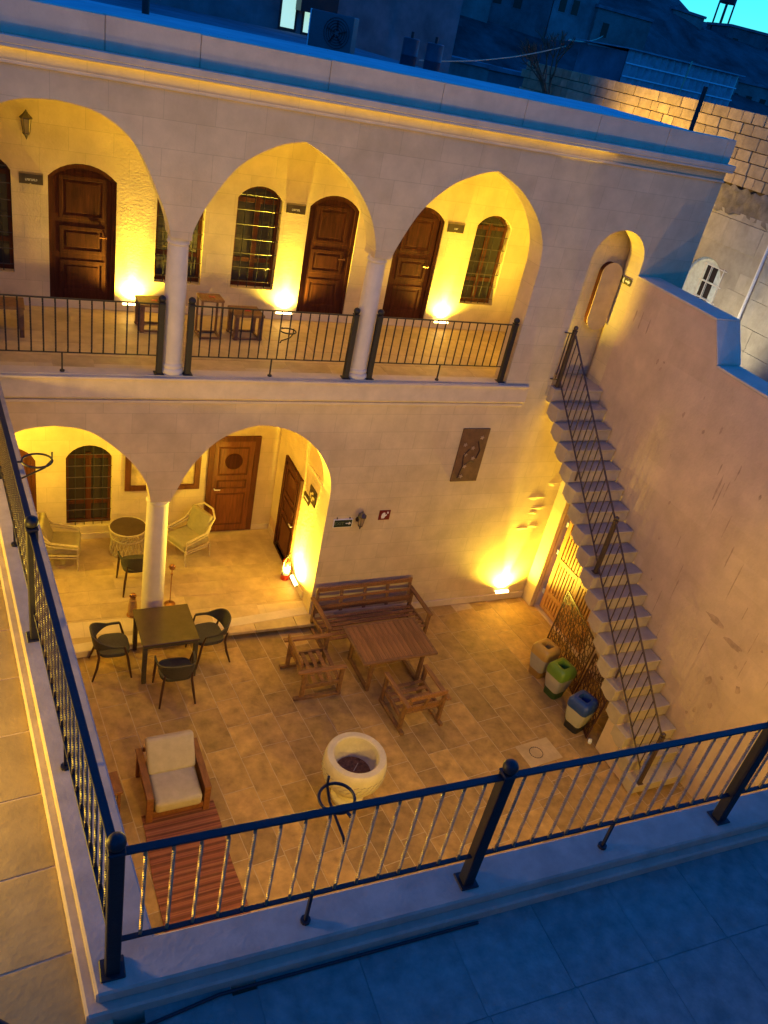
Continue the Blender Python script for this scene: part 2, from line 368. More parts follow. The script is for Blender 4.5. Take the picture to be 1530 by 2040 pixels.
box('niche_floor', (8.0, 9.99, 4.25), (9.05, 10.52, ZU + .003), STEPM, house)
# floor band and mouldings on the facade
fb = MB().bb((-1.7, YF - .05, 4.14), (7.62, YF - .001, ZU + .002)); fb.bb((-1.7, YF - .075, 4.40), (7.60, YF - .052, ZU + .006))
fb.obj('floor_band', LIMEP, house, bevel=.006)
fb = MB().bb((-1.7, YF - .025, 4.06), (7.6, YF - .0015, 4.10)); fb.obj('moulding', LIMEP, house, bevel=.004)
# gallery kerb under the railings
box('gallery_kerb', (-.6, 10.002, ZU), (7.18, 10.20, ZU + .02), LIMEP, house)
# cornice (top ledge), under-moulding, parapet, roof
c = MB(); c.bb((-1.75, YF - .11, 7.985), (10.06, YF + .32, 8.06)); c.bb((-1.75, YF - .108, 7.95), (10.05, YF - .088, 7.984)); c.obj('cornice', LIMEP, house, bevel=.008)
c = MB()
x = -1.7
while x < 10.0:
    L = random.uniform(.9, 1.5); x2 = min(10.03, x + L); c.bb((x + .003, YF + .03, 8.06), (x2 - .003, YF + .30, 8.385 + random.uniform(-.004, .004))); x = x2
c.obj('parapet', LIMEP, house, bevel=.006)
box('roof', (-1.75, YF + .30, 8.1), (10.03, 13.6, 8.36), CONC, house)
box('under_moulding', (-1.7, YF - .03, 7.80), (10.02, YF - .002, 7.83), LIMEP, house, bevel=.004)
# skirting boards
box('skirting', (4.6, 9.965, .0), (8.93, 9.998, .135), LIMEP, house, bevel=.004)
box('skirting', (-.5, 12.425, ZU), (8.9, 12.448, ZU + .12), LIMEP, house, bevel=.003)
box('skirting', (4.545, 10.4, ZP), (4.568, 12.6, ZP + .13), LIMEP, house, bevel=.003)
box('skirting', (-1.6, 12.625, ZP), (4.54, 12.648, ZP + .12), LIMEP, house, bevel=.003)
# shallow lumps of swollen plaster above the wall light
for (px, pz, a, b) in ((8.50, 2.28, .26, .085), (8.78, 2.55, .16, .08), (8.42, 1.62, .20, .06), (8.66, 1.66, .20, .07), (8.62, 2.05, .22, .05), (8.55, 1.95, .13, .05)):
    b_ = MB(); n = 22; rings = 5; vs = []
    ph = random.random() * 6
    for r in range(rings + 1):
        q = r / rings
        for i in range(n):
            t = 2 * math.pi * i / n; w_ = 1 + .18 * math.sin(3 * t + ph) + .1 * math.sin(5 * t + 2 * ph)
            vs.append((px + a * q * w_ * math.cos(t), YF + .004 - .009 * (1 - q ** 2) ** 1.5 * (1 + .3 * math.sin(4 * t + ph) * q), pz + b * q * w_ * math.sin(t)))
    fs = [(r * n + i, r * n + (i + 1) % n, (r + 1) * n + (i + 1) % n, (r + 1) * n + i) for r in range(rings) for i in range(n)]
    b_.add(vs, fs); b_.obj('plaster_swelling', LIME, house, smooth=60)
# columns
def column(x, y, z0, zt, r, up):
    root = link('column', None, house, (x, y, z0))
    H = zt - z0
    b = MB().lathe([(r * .98, .14), (r * .96, H * .5), (r * .88, H - .10)], n=28); b.obj('shaft', COLM, root, smooth=50)
    b = MB().lathe([(r * 1.18, 0), (r * 1.22, .03), (r * 1.18, .06), (r * 1.04, .075), (r * 1.10, .10), (r * 1.06, .125), (r * .98, .14)], n=28); b.obj('base', COLM, root, smooth=50)
    b = MB().lathe([(r * .88, H - .10), (r * .98, H - .085), (r * .98, H - .065), (r * .9, H - .05), (r * .93, H - .0)], n=28); b.obj('capital', COLM, root, smooth=50)
    return root
for x_ in (-.66, 2.02, 4.68): column(x_, 10.17, ZU + .02, 6.215, .142, True)
for x_ in (-.82, 1.955): column(x_, 10.18, ZP, 2.51, .172, False)
# doors and windows
def gallery_door(x0, x1, y, zb, zs, za, mt=DOORW):
    root = link('door', None, house)
    fo = segarch(x0 + .002, x1 - .002, zb, zs, za - .002)
    fi = segarch(x0 + .06, x1 - .06, zb + .02, zs - .01, za - .065)
    MB().wall_y(fo, [fi], y + .03, y + .11).obj('door_frame', mt, root)
    MB().wall_y(segarch(x0 + .062, x1 - .062, zb + .021, zs - .012, za - .067), [], y + .06, y + .10).obj('door_leaf', mt, root)
    cx = (x0 + x1) / 2; w_ = (x1 - x0) / 2 - .14
    for (pa, pb) in ((zb + .15, zb + .62), (zb + .72, zb + 1.10), (zb + 1.2, zs + .02)):
        p = MB(); p.wall_y([(cx - w_, pa), (cx + w_, pa), (cx + w_, pb), (cx - w_, pb)], [[(cx - w_ + .05, pa + .05), (cx + w_ - .05, pa + .05), (cx + w_ - .05, pb - .05), (cx - w_ + .05, pb - .05)]], y + .051, y + .0598)
        p.bb((cx - w_ + .09, y + .054, pa + .09), (cx + w_ - .09, y + .0598, pb - .09)); p.obj('panel', mt, root, bevel=.006)
    MB().cyl((x1 - .13, y + .02, zb + .98), (x1 - .13, y + .06, zb + .98), .012).cyl((x1 - .13, y + .02, zb + .98), (x1 - .23, y + .02, zb + .98), .009).obj('handle', COPPER, root, smooth=40)
    box('threshold', (x0, y + .0, zb - .07), (x1, y + .2, zb - .001), LIMEP, root, bevel=.004)
for a, b in GD: gallery_door(a, b, YB, 4.5, 6.26, 6.46)
gallery_door(-.36, .42, 12.65, .16, 1.72, 1.98, DOORR)
def grille_window(x0, x1, y, zb, zs, za, nv, nh):
    root = link('window', None, house)
    MB().wall_y(segarch(x0 + .001, x1 - .001, zb + .001, zs, za - .001), [segarch(x0 + .05, x1 - .05, zb + .06, zs - .01, za - .055)], y + .14, y + .20).obj('window_frame', DOORR, root)
    MB().wall_y(segarch(x0 + .045, x1 - .045, zb + .055, zs - .01, za - .05), [], y + .175, y + .185).obj('pane', GLASS, root)
    cx = (x0 + x1) / 2; mm = MB().bb((cx - .045, y + .15, zb + .05), (cx + .045, y + .173, zs + .02)); mm.bb((x0 + .04, y + .152, zb + .38), (x1 - .04, y + .172, zb + .45)); mm.bb((x0 + .04, y + .152, zs - .09), (x1 - .04, y + .172, zs - .02)); mm.obj('mullion', DOORR, root, bevel=.004)
    # pale curtain behind the glass edge, seen through the dark pane
    R_ = za - zs
    for i in range(nv):
        xx = x0 + (x1 - x0) * (i + 1) / (nv + 1); t = (xx - cx) / ((x1 - x0) / 2)
        zt = zs + R_ * (1 - t * t) * .97
        MB().cyl((xx, y + .055, zb + .005), (xx, y + .055, zt), .007, n=6).obj('grille_bar', IRON, root, smooth=60)
    for i in range(nh):
        zz = zb + .10 + (zs - zb - .06) * i / (nh - 1)
        MB().cyl((x0 - .0, y + .045, zz), (x1 + .0, y + .045, zz), .007, n=6).obj('grille_bar', IRONW, root, smooth=60)
for a, b in GW: grille_window(a, b, YB, 4.9, 6.27, 6.46, 4, 7)
grille_window(PWX[0], PWX[1], 12.65, .38, 1.76, 2.0, 4, 7)
# square portico door with round medallion
d = link('door', None, house)
PD = DOORR
MB().wall_y([(3.27, .14), (4.20, .14), (4.20, 2.16), (3.27, 2.16)], [[(3.37, .15), (4.10, .15), (4.10, 2.06), (3.37, 2.06)]], 12.60, 12.648).obj('door_frame', PD, d, bevel=.006)
box('door_leaf', (3.372, 12.62, .15), (4.098, 12.647, 2.058), mat('door_mid', (.17, .055, .02), .42, .25, 3, .12, 20, wood=(9, 9, .9), spec=.2), d)
for (pa, pb) in ((.28, .98), (1.08, 1.26), (1.36, 1.94)):
    MB().wall_y([(3.46, pa), (4.01, pa), (4.01, pb), (3.46, pb)], [[(3.49, pa + .03), (3.98, pa + .03), (3.98, pb - .03), (3.49, pb - .03)]], 12.605, 12.6195).obj('panel', PD, d, bevel=.004)
MB().wall_y([(3.735 + .16 * math.cos(t), 1.65 + .16 * math.sin(t)) for t in [2 * math.pi * i / 28 for i in range(28)]], [], 12.60, 12.6198).obj('medallion', DOORW, d, bevel=.005)
MB().cyl((3.42, 12.57, 1.08), (3.42, 12.62, 1.08), .012).cyl((3.42, 12.57, 1.08), (3.52, 12.57, 1.08), .009).obj('handle', WHITEM, d, smooth=40)
# side door in the portico end wall
d = link('door', None, house)
MB().wall_x([(11.19, .13), (12.12, .13), (12.12, 2.05), (11.19, 2.05)], [[(11.27, .14), (12.04, .14), (12.04, 1.97), (11.27, 1.97)]], 4.52, 4.568).obj('door_frame', DOORW, d, bevel=.005)
box('door_leaf', (4.545, 11.275, .14), (4.567, 12.035, 1.965), DOORR, d)
for (pa, pb) in ((.26, .9), (1.0, 1.3), (1.4, 1.86)):
    MB().wall_x([(11.36, pa), (11.95, pa), (11.95, pb), (11.36, pb)], [[(11.39, pa + .03), (11.92, pa + .03), (11.92, pb - .03), (11.39, pb - .03)]], 4.53, 4.5446).obj('panel', DOORW, d, bevel=.004)
MB().cyl((4.50, 11.33, 1.02), (4.546, 11.33, 1.02), .012).cyl((4.50, 11.33, 1.02), (4.50, 11.43, 1.02), .009).obj('handle', WHITEM, d, smooth=40)
# lintel line over the portico end wall
box('wall_ledge', (4.535, 10.365, 2.44), (4.568, 11.1, 2.475), LIMEP, house, bevel=.004)

# ================================================================== right boundary wall with stepped coping
XW = 9.04
bw = thing('boundary_wall', 'tall pinkish limestone wall with stepped blue-lit coping beside the stairs', 'wall')
prof = [(9.998, -.05), (9.998, 6.27), (8.2, 6.25), (7.86, 5.69), (6.2, 5.66), (2.0, 5.6), (2.0, -.05)]
gate = [(9.69, .0), (8.1, .0), (8.1, 2.25), (9.69, 2.25)]
hole = [(9.68, .02), (8.15, .02), (8.15, 2.2), (9.68, 2.2)]
MB().wall_x(prof, [hole], XW, XW + .42).obj('wall_face', LIMEY, bw)
def coping(P, nm):
    MB().wall_x([(P[0][0], P[0][1]), (P[1][0], P[1][1]), (P[1][0], P[1][1] + .035), (P[0][0], P[0][1] + .035)], [], XW - .004, XW + .45).obj(nm, LIMEP, bw, bevel=.004)
coping(((9.997, 6.272), (8.19, 6.252)), 'coping'); coping(((8.185, 6.23), (7.872, 5.72)), 'coping'); coping(((7.865, 5.692), (2.0, 5.605)), 'coping')
# jamb that carries the gate, under the stairs
g = MB().bb((8.94, 9.69, -.02), (9.035, 9.997, 3.4)); g.obj('gate_jamb', LIME, bw, bevel=.008)
# plaster streaks and pits: shallow chips proud of the wall
CHIP = mat('wall_chip', (.47, .325, .21), .95, .2, 9, .4, 40)
rc = random.Random(3)
for i, (yy, zz, a, b) in enumerate([(rc.uniform(4.2, 9.6), rc.uniform(.9, 5.4), rc.uniform(.006, .03), rc.uniform(.012, .05)) for _ in range(34)] + [(rc.uniform(4.4, 7.6), rc.uniform(1.5, 5.2), rc.uniform(.003, .006), rc.uniform(.1, .3)) for _ in range(12)] + list(((7.0, 4.25, .014, .20), (6.93, 4.12, .010, .26), (6.86, 4.3, .008, .15), (6.35, 3.55, .012, .2), (6.1, 3.3, .007, .34), (5.75, 1.75, .05, .09), (5.3, 2.0, .04, .06), (5.55, 1.45, .04, .05), (6.8, 4.6, .010, .12), (7.1, 4.5, .008, .1), (6.6, 3.9, .006, .2), (9.75, 5.75, .012, .1), (9.6, 5.72, .012, .14), (9.4, 5.7, .01, .12), (6.1, 2.6, .16, .05), (5.7, 2.5, .18, .05)))):
    P = [(yy + a * (.5 + .9 * random.random()) * math.cos(t), zz + b * (.7 + .5 * random.random()) * math.sin(t)) for t in [2 * math.pi * j / 11 for j in range(11)]]
    MB().wall_x(P, [], XW - .0025, XW + .01).obj('plaster_chip', CHIP, bw)

# ================================================================== stone stairs
st = thing('stone_staircase', 'steep open stone staircase with wavy underside along the tall pinkish wall', 'stairs')
XS = 8.05
RISE, RUN = .2335, .25
def step_mesh():
    pr = [(0, 0), (.0, -.035), (.012, -.045), (.012, -.15), (.012, -.20), (.03, -.235), (.07, -.262), (.12, -.268), (.18, -.255), (.235, -.225), (.262, -.21), (.30, -.21), (.30, 0)]
    return MB().wall_x(pr, [], 0, XW - .02 - XS).mesh('step', STEPM, bevel=.006)
sm = step_mesh()
for i in range(19):
    z = ZU - RISE * i - (.002 if i == 0 else 0); o = link('step', sm, st, (XS + random.uniform(-.012, .012), 9.84 - RUN * i, z))
    o.rotation_euler = (random.uniform(-.012, .012), random.uniform(-.006, .006), random.uniform(-.014, .014))
    if i == 18: o.scale = (1, 1, .78)
MB().wall_x([(6.30, 0), (6.30, .885), (5.42, .06), (5.42, 0)], [], XS + .03, XS + .16).obj('stair_side_wall', LIMEY, st, bevel=.005)
stub = MB().lathe([(.045, 0), (.045, .03), (.036, .03), (.036, 0)], n=20, closed=True)
o = stub.obj('drain_pipe', WHITEM, None, smooth=40); o.location = (8.02, 6.40, .05); o.rotation_euler = (math.radians(70), 0, .5); tag(o, 'short white drain pipe end sticking out beside the lattice screen', 'pipe')

# ================================================================== railings
def twisted(L, s=.013, turns=15):
    b = MB(); n = int(turns * 5); vs = []
    for i in range(n + 1):
        q = i / n; e = min(1, max(0, (q - .07) / .86)); a = e * turns * math.pi
        vs += [(s * .62 * math.cos(a + k * math.pi / 2) * 1.4, s * .62 * math.sin(a + k * math.pi / 2) * 1.4, q * L) for k in range(4)]
    fs = [(i * 4 + k, i * 4 + (k + 1) % 4, (i + 1) * 4 + (k + 1) % 4, (i + 1) * 4 + k) for i in range(n) for k in range(4)]
    return b.add(vs, fs)
BAL = {}
def railing(name, label, A, B, posts, nb, group, ztop=.965, zbot=.26, post=.075, ptop=.985, feet=(), bal='twist', mt=IRON, rails=((.045, .014), (.03, .012)), bmt=None):
    """A,B base points; posts = fractions along AB; nb balusters per bay"""
    A, B = Vector(A), Vector(B); root = thing(name, label, 'railing', A, 0, group)
    D = B - A; hd = Vector((D.x, D.y, 0)).normalized(); ang = math.atan2(hd.y, hd.x)
    Z = Vector((0, 0, 1))
    for (zz, (w_, h_), nm) in ((ztop, rails[0], 'top_rail'), (zbot, rails[1], 'bottom_rail')):
        MB().bar(Z * zz, D + Z * zz, w_, h_).obj(nm, mt, root, bevel=.003)
    pm = ('post', post, ptop, mt.name)
    if pm not in BAL:
        b = MB().box((0, 0, ptop / 2), (post, post, ptop)); b.box((0, 0, .006), (post * 1.7, post * 1.7, .012)); b.box((0, 0, ptop + .008), (post * 1.12, post * 1.12, .016))
        BAL[pm] = (b.mesh('post', mt, bevel=.005), MB().sphere((0, 0, ptop + .016 + post * .55), post * .62, 10).cyl((0, 0, ptop), (0, 0, ptop + .04), post * .3).mesh('finial', mt, smooth=60))
    for t in posts:
        p = D * t; po = link('post', BAL[pm][0], root, p, ang); link('finial', BAL[pm][1], po)
    L = ztop - zbot - .01; bmt = bmt or mt; bk = (bal, round(L, 3), bmt.name)
    if bk not in BAL:
        BAL[bk] = (twisted(L) if bal == 'twist' else MB().box((0, 0, L / 2), (.014, .014, L))).mesh('baluster', bmt)
    for i in range(len(posts) - 1):
        for j in range(nb):
            t = posts[i] + (posts[i + 1] - posts[i]) * (j + 1) / (nb + 1)
            link('baluster', BAL[bk], root, D * t + Z * (zbot + .005), ang + .4)
    for t in feet:
        p = D * t; MB().bar(p, p + Z * (zbot - .006), .018, .018).cyl(p, p + Z * .02, .03, n=10).obj('foot', mt, root)
    return root
railing('iron_railing', 'dark iron railing with twisted bars coloured as lamplit gold on the blue terrace kerb', (.37, 2.43, ZU), (.37 + 2.105 * 4, 2.43 - .045 * 4, ZU), (0, .25, .5, .75, 1), 15, None, feet=(.125, .375, .625, .875), post=.074, bmt=IRONLIT)
railing('iron_railing', 'dark iron railing running along the lit upper walkway kerb', (.362, 2.47, ZU), (-.286, 9.93, ZU), (.355, .68, 1), 18, None, feet=(.18, .52, .84), post=.075, bmt=IRONW)
# first bay of the walkway railing starts at the corner post of the terrace railing
wr = [o for o in COL.objects if o.name.startswith('iron_railing')][-1]
D_ = Vector((-.286 - .362, 9.93 - 2.47, 0)); key = [k_ for k_ in BAL if k_[0] == 'twist' and k_[2] == IRONW.name][0]
for j in range(19): link('baluster', BAL[key], wr, D_ * (.355 * (j + 1) / 20) + Vector((0, 0, .265)), .9)
gb = 'railings along the upper gallery'
railing('gallery_railing', 'dark iron gallery railing in front of the leftmost door by the wide arch', (-.5, 10.06, ZU + .02), (1.845, 10.06, ZU + .02), (0, 1), 16, gb, feet=(.5,), ztop=.93, zbot=.25, ptop=.94, rails=((.028, .016), (.022, .012)))
railing('gallery_railing', 'dark iron gallery railing in front of the two small tables', (2.215, 10.06, ZU + .02), (4.475, 10.06, ZU + .02), (0, 1), 16, gb, feet=(.5,), ztop=.93, zbot=.25, ptop=.94, rails=((.028, .016), (.022, .012)))
railing('gallery_railing', 'dark iron gallery railing between round column and plain corner pier', (4.84, 10.06, ZU + .02), (7.105, 10.06, ZU + .02), (0, 1), 16, gb, feet=(.5,), ztop=.93, zbot=.25, ptop=.94, rails=((.028, .016), (.022, .012)))
sr = railing('stair_railing', 'sloping dark iron railing down the open side of the stone stairs', (8.15, 9.95, 4.435), (8.15, 5.40, .225), (0, .495, 1), 17, None, ztop=.93, zbot=.13, ptop=.94, post=.06, bal='plain', mt=IRONW, rails=((.03, .016), (.025, .014)))
for t in (.25, .75):
    p = Vector((0, -4.55, -4.21)) * t; MB().bar(p + Vector((0, 0, -.05)), p + Vector((0, 0, .13)), .02, .02).obj('foot', IRONW, sr)
MB().bar((0, 0, .90), (-.16, .03, .90), .02, .014).bar((0, 0, .12), (-.16, .03, .12), .02, .014).bar((-.08, .015, .12), (-.08, .015, .9), .014, .014).obj('side_return', IRONW, sr)
# pot holder rings hooked on the railings
def pot_ring(label, c, r, out, wall, zdrop):
    root = thing('pot_ring', label, 'pot holder', c, 0, 'empty plant pot rings on the railings')
    o_ = Vector((*out, 0)).normalized()
    MB().tube([(r * math.cos(t), r * math.sin(t), 0) for t in [2 * math.pi * i / 28 for i in range(28)]], .009, 6, True).obj('ring', IRON, root, smooth=60)
    MB().bar(-o_ * (r + wall), -o_ * r, .016, .01).tube([o_ * r + Vector((0, 0, .07)), o_ * r, o_ * r * .5 + Vector((0, 0, -zdrop * .35)), -o_ * (r + wall) * .8 + Vector((0, 0, -zdrop * .8)), -o_ * (r + wall) + Vector((0, 0, -zdrop))], .008, 6).obj('strut', IRON, root, smooth=60)
pot_ring('empty iron plant pot ring hung outside the twisted-bar terrace railing', (1.55, 2.60, 5.22), .10, (-.25, 1), .05, .24)
pot_ring('empty iron plant pot ring hung on the gallery railing near a bright wall light', (3.47, 9.9, 5.17), .105, (0.4, -1), .03, .22)
pot_ring('empty iron plant pot ring hung on the walkway railing before the red door', (.22, 6.25, 5.32), .115, (1, .1), .05, .2)

# ================================================================== gate and screens under the stairs
gt = thing('wooden_gate', 'slatted orange pine gate set in the wall under the stairs', 'gate', (XW + .06, 0, 0))
def gb_(a, b, nm): return MB().bb((0, a[0], a[1]), (.045, b[0], b[1])).obj(nm, PINE, gt, bevel=.004)
for y_ in (9.56, 8.87, 8.20): gb_((y_ - .06, .05), (y_ + .05, 2.16), 'stile')
for z_ in (.05, .40, 1.14, 1.74, 2.05):
    for ya, yb in ((8.925, 9.495), (8.255, 8.805)): gb_((ya, z_), (yb, z_ + .09), 'cross_rail')
sl = MB().bb((.012, -.026, 0), (.032, .026, 1)).mesh('slat', PINE)
for ya, yb in ((8.925, 9.495), (8.255, 8.805)):
    for za, zb in ((.14, .40), (.49, 1.14), (1.23, 1.74), (1.83, 2.05)):
        for j in range(7):
            link('slat', sl, gt, (0, ya + (yb - ya) * (j + .5) / 7, za), 0, (1, 1, zb - za))
box('gate_backing', (.034, 8.16, .05), (.04, 9.6, 2.1), DOORW, gt)
for z_ in (.35, 1.25, 1.85): box('hinge', (-.012, 9.60, z_), (.02, 9.66, z_ + .09), WHITEM, gt)
def lattice(label, p, q, H, lean, z0=.0):
    p, q = Vector((*p, 0)), Vector((*q, 0)); D = q - p; L = D.length; ang = math.atan2(D.y, D.x)
    root = thing('lattice_screen', label, 'screen', (p.x, p.y, z0), ang, 'lattice screens leaning under the stairs')
    root.rotation_euler = (lean, 0, ang)
    RM = mat('rust_brown_iron', (.07, .025, .018), .5, .2, 20, .1, 60)
    f = MB(); t = .022
    for a, b in (((0, 0), (L, 0)), ((0, H), (L, H)), ((0, 0), (0, H)), ((L, 0), (L, H))): f.bar((a[0], 0, a[1]), (b[0], 0, b[1]), .02, t)
    f.obj('frame', RM, root)
    b = MB(); s = .18; w_ = .008
    def clip(u0, v0, u1, v1):
        d0 = [u0, v0, u1, v1]; t0, t1 = 0., 1.; dx, dy = u1 - u0, v1 - v0
        for pp, qq in ((-dx, u0), (dx, L - u0), (-dy, v0), (dy, H - v0)):
            if abs(pp) < 1e-9:
                if qq < 0: return None
            else:
                r_ = qq / pp
                if pp < 0: t0 = max(t0, r_)
                else: t1 = min(t1, r_)
        if t0 >= t1: return None
        return (u0 + dx * t0, v0 + dy * t0, u0 + dx * t1, v0 + dy * t1)
    def seg(u0, v0, u1, v1):
        c_ = clip(u0, v0, u1, v1)
        if c_: b.bar((c_[0], 0, c_[1]), (c_[2], 0, c_[3]), .008, w_, up=(0, 1, 0))
    rows = int(H / (s * .866)) + 2; cols = int(L / s) + 2
    for r in range(-1, rows):
        for c_ in range(-1, cols):
            u = (c_ + .5 * (r % 2)) * s; v = r * s * .866
            for a in range(6):
                t0 = a * math.pi / 3
                if (r + c_ * 2) % 3 == 0:                       # rosette: six petals
                    ctr = (u + math.cos(t0) * s * .5, v + math.sin(t0) * s * .5)
                    n_ = (math.cos(t0 + math.pi / 2), math.sin(t0 + math.pi / 2)); e = (u + math.cos(t0) * s * .86, v + math.sin(t0) * s * .86)
                    for sg in (-1, 1):
                        m_ = (ctr[0] + sg * n_[0] * s * .2, ctr[1] + sg * n_[1] * s * .2)
                        seg(u, v, *m_); seg(*m_, *e)
                else:
                    seg(u, v, u + math.cos(t0 + math.pi / 6) * s * .577, v + math.sin(t0 + math.pi / 6) * s * .577)
            if (r + c_ * 2) % 3 == 0:
                for a in range(12):
                    t0, t1 = a * math.pi / 6, (a + 1) * math.pi / 6
                    seg(u + .33 * s * math.cos(t0), v + .33 * s * math.sin(t0), u + .33 * s * math.cos(t1), v + .33 * s * math.sin(t1))
    stuff(b.obj('lattice', RM, root))
lattice('tall rust brown iron lattice screen with rosettes behind the yellow and green bins', (8.77, 8.77), (8.41, 7.42), 1.10, math.radians(-3))
lattice('dark iron lattice screen behind the blue lidded bin', (8.40, 7.36), (8.05, 6.50), .95, math.radians(-4))

# ================================================================== bins
def bin_(label, x, y, rz, col, basecol, h=.62):
    root = thing('recycling_bin', label, 'bin', (x, y, 0), rz, 'recycling bins beside the lattice screens')
    LID = mat('bin_lid_' + label.split()[0], col, .35, .05, 8, .02); BASE = mat('bin_base_' + label.split()[0], basecol, .5, .05, 8, .02)
    BODY = mat('bin_body', (.36, .34, .28), .35, .06, 5, .03)
    def rsq(w_, z, n=6, e=.06):
        P = []
        for qx, qy, a0 in ((1, 1, 0), (-1, 1, 90), (-1, -1, 180), (1, -1, 270)):
            for i in range(n): a = math.radians(a0 + 90 * i / (n - 1)); P.append(((w_ - e) * qx + e * math.cos(a), (w_ - e) * qy + e * math.sin(a), z))
        return P
    def loft(secs, nm, mt, cap=(True, True), par=None):
        b = MB(); vs = []; n_ = len(secs[0])
        for s_ in secs: vs += s_
        fs = [(i * n_ + k_, i * n_ + (k_ + 1) % n_, (i + 1) * n_ + (k_ + 1) % n_, (i + 1) * n_ + k_) for i in range(len(secs) - 1) for k_ in range(n_)]
        if cap[0]: fs.append(tuple(range(n_ - 1, -1, -1)))
        if cap[1]: fs.append(tuple((len(secs) - 1) * n_ + k_ for k_ in range(n_)))
        return b.add(vs, fs).obj(nm, mt, root, smooth=45)
    loft([rsq(.13, 0), rsq(.135, .10), rsq(.145, .14)], 'base', BASE)
    loft([rsq(.14, .14), rsq(.165, .28), rsq(.18, h - .20), rsq(.178, h - .17)], 'body', BODY)
    loft([rsq(.185, h - .18), rsq(.19, h - .12), rsq(.185, h - .05), rsq(.155, h), rsq(.135, h + .015), rsq(.088, h + .012, e=.03), rsq(.08, h - .01, e=.03), rsq(.078, h - .12, e=.03)], 'lid', LID, (True, False))
    loft([rsq(.077, h - .125, e=.03), rsq(.077, h - .118, e=.03)], 'opening', BLACKP)
bin_('yellow lidded recycling bin beside the wooden gate', 8.06, 7.99, .25, (.48, .30, .07), (.3, .17, .04))
bin_('green lidded recycling bin between the yellow one and the blue one', 8.06, 7.50, .2, (.13, .24, .03), (.04, .08, .02))
bin_('blue lidded recycling bin with a pale body before the dark lattice', 7.98, 6.76, .3, (.015, .05, .22), (.02, .02, .025))
# round drain cover in the paving
dr = thing('drain_cover', 'small round drain cover ringed with slots in the courtyard paving', 'drain', (7.05, 6.42, .004))
MB().box((0.05, 0, .001), (.62, .42, .006), rzm(.1)).obj('surround_slab', TILEP, dr)
for i in range(22):
    t = 2 * math.pi * i / 22; MB().box((.105 * math.cos(t), .105 * math.sin(t), .006), (.011, .02, .004), rzm(t)).obj('slot', BLACKP, dr)

# ================================================================== furniture
def bar(b, p, q, w_=.05, h_=.05): b.bar(p, q, w_, h_); return b
def ob(root, nm, mt, *segs, bevel=.004):
    b = MB()
    for s_ in segs: b.bar(*s_)
    return b.obj(nm, mt, root, bevel=bevel)
# -- dark square table
t = thing('dining_table', 'square dark brown table with woven top by the portico step', 'table', (2.02, 9.38, 0), .03)
MB().box((0, 0, .735), (.82, .84, .03)).obj('table_top', BROWNGL, t, bevel=.006)
MB().box((0, 0, .69), (.78, .80, .058)).obj('apron', RATT, t, bevel=.004)
for sx in (-1, 1):
    for sy in (-1, 1): MB().box((sx * .365, sy * .375, .33), (.062, .062, .66)).obj('leg', RATT, t, bevel=.004)
# -- tub chairs
def tub_chair():
    root = link('tub_chair', None)
    s_ = MB(); P = [(.235 * math.copysign(abs(math.cos(a)) ** .6, math.cos(a)), .225 * math.copysign(abs(math.sin(a)) ** .6, math.sin(a))) for a in [2 * math.pi * i / 28 for i in range(28)]]
    s_.prism(P, [], lambda u, v: (u, v - .01, .405 + .0), lambda u, v: (u, v - .01, .445 + .02 * (u / .235) ** 2)); s_.obj('seat', TUBP, root, bevel=.01)
    N = 30; pr = []
    for i in range(N + 1):
        q = i / N; a = math.pi * (q * 1.0); c_, sn = math.cos(a), math.sin(a)
        e = abs(c_)
        x = -.285 * math.copysign(e ** .75, c_) ; y = -.13 + .40 * sn ** .8
        bk = max(0, (sn - .35) / .65) ** 1.3
        zt = .635 + .135 * bk; zb = .60 - .11 * bk; y += 0
        nx, ny = c_ * -1, sn; nl = math.hypot(nx, ny); nx /= nl; ny /= nl
        ln = .05 * bk
        pr.append(((x, y, zb), (x + nx * ln, y + ny * ln, zt), (x - nx * .022, y - ny * .022, zb), (x + nx * (ln - .022), y + ny * (ln - .022), zt)))
    b = MB(); vs = [p for r in pr for p in r]
    fs = []
    for i in range(N):
        o_, p_ = 4 * i, 4 * i + 4
        fs += [(o_, p_, p_ + 1, o_ + 1), (o_ + 2, o_ + 3, p_ + 3, p_ + 2), (o_ + 1, p_ + 1, p_ + 3, o_ + 3), (o_, o_ + 2, p_ + 2, p_)]
    fs += [(0, 1, 3, 2), (4 * N, 4 * N + 2, 4 * N + 3, 4 * N + 1)]
    b.add(vs, fs); b.obj('backrest', TUBP, root, smooth=50)
    for sx in (-1, 1):
        f = MB().tube([(sx * .262, -.245, 0), (sx * .255, -.205, .25), (sx * .25, -.18, .42), (sx * .27, -.13, .62)], lambda q: .014 + .007 * math.sin(math.pi * min(1, q * 1.1)), 8); f.obj('leg', BRNL, root, smooth=60)
        f = MB().tube([(sx * .255, .30, 0), (sx * .225, .235, .22), (sx * .20, .205, .40), (sx * .19, .235, .55)], lambda q: .014 + .007 * math.sin(math.pi * min(1, q * 1.1)), 8); f.obj('leg', BRNL, root, smooth=60)
    return root
tc = tub_chair(); tg = 'dark tub chairs around the courtyard and portico'
for i, (x, y, a, lab) in enumerate(((1.27, 9.40, 90, 'dark tub chair at the square table on its wall-side, seen from the side'),
                                    (2.06, 8.73, 180, 'dark tub chair with its back to the cream armchair at the square table'),
                                    (2.68, 9.42, 262, 'dark tub chair between the square table and the wooden bench'),
                                    (1.86, 11.2, 185, 'dark tub chair inside the portico facing the round rattan table'))):
    o = tc if i == 0 else copy_tree(tc)
    # front of the chair is local -y
    o.location = (x, y, ZP if i == 3 else 0); o.rotation_euler = (0, 0, math.radians({0: 90, 1: 180, 2: -84, 3: 183}[i])); tag(o, lab, 'chair', tg)
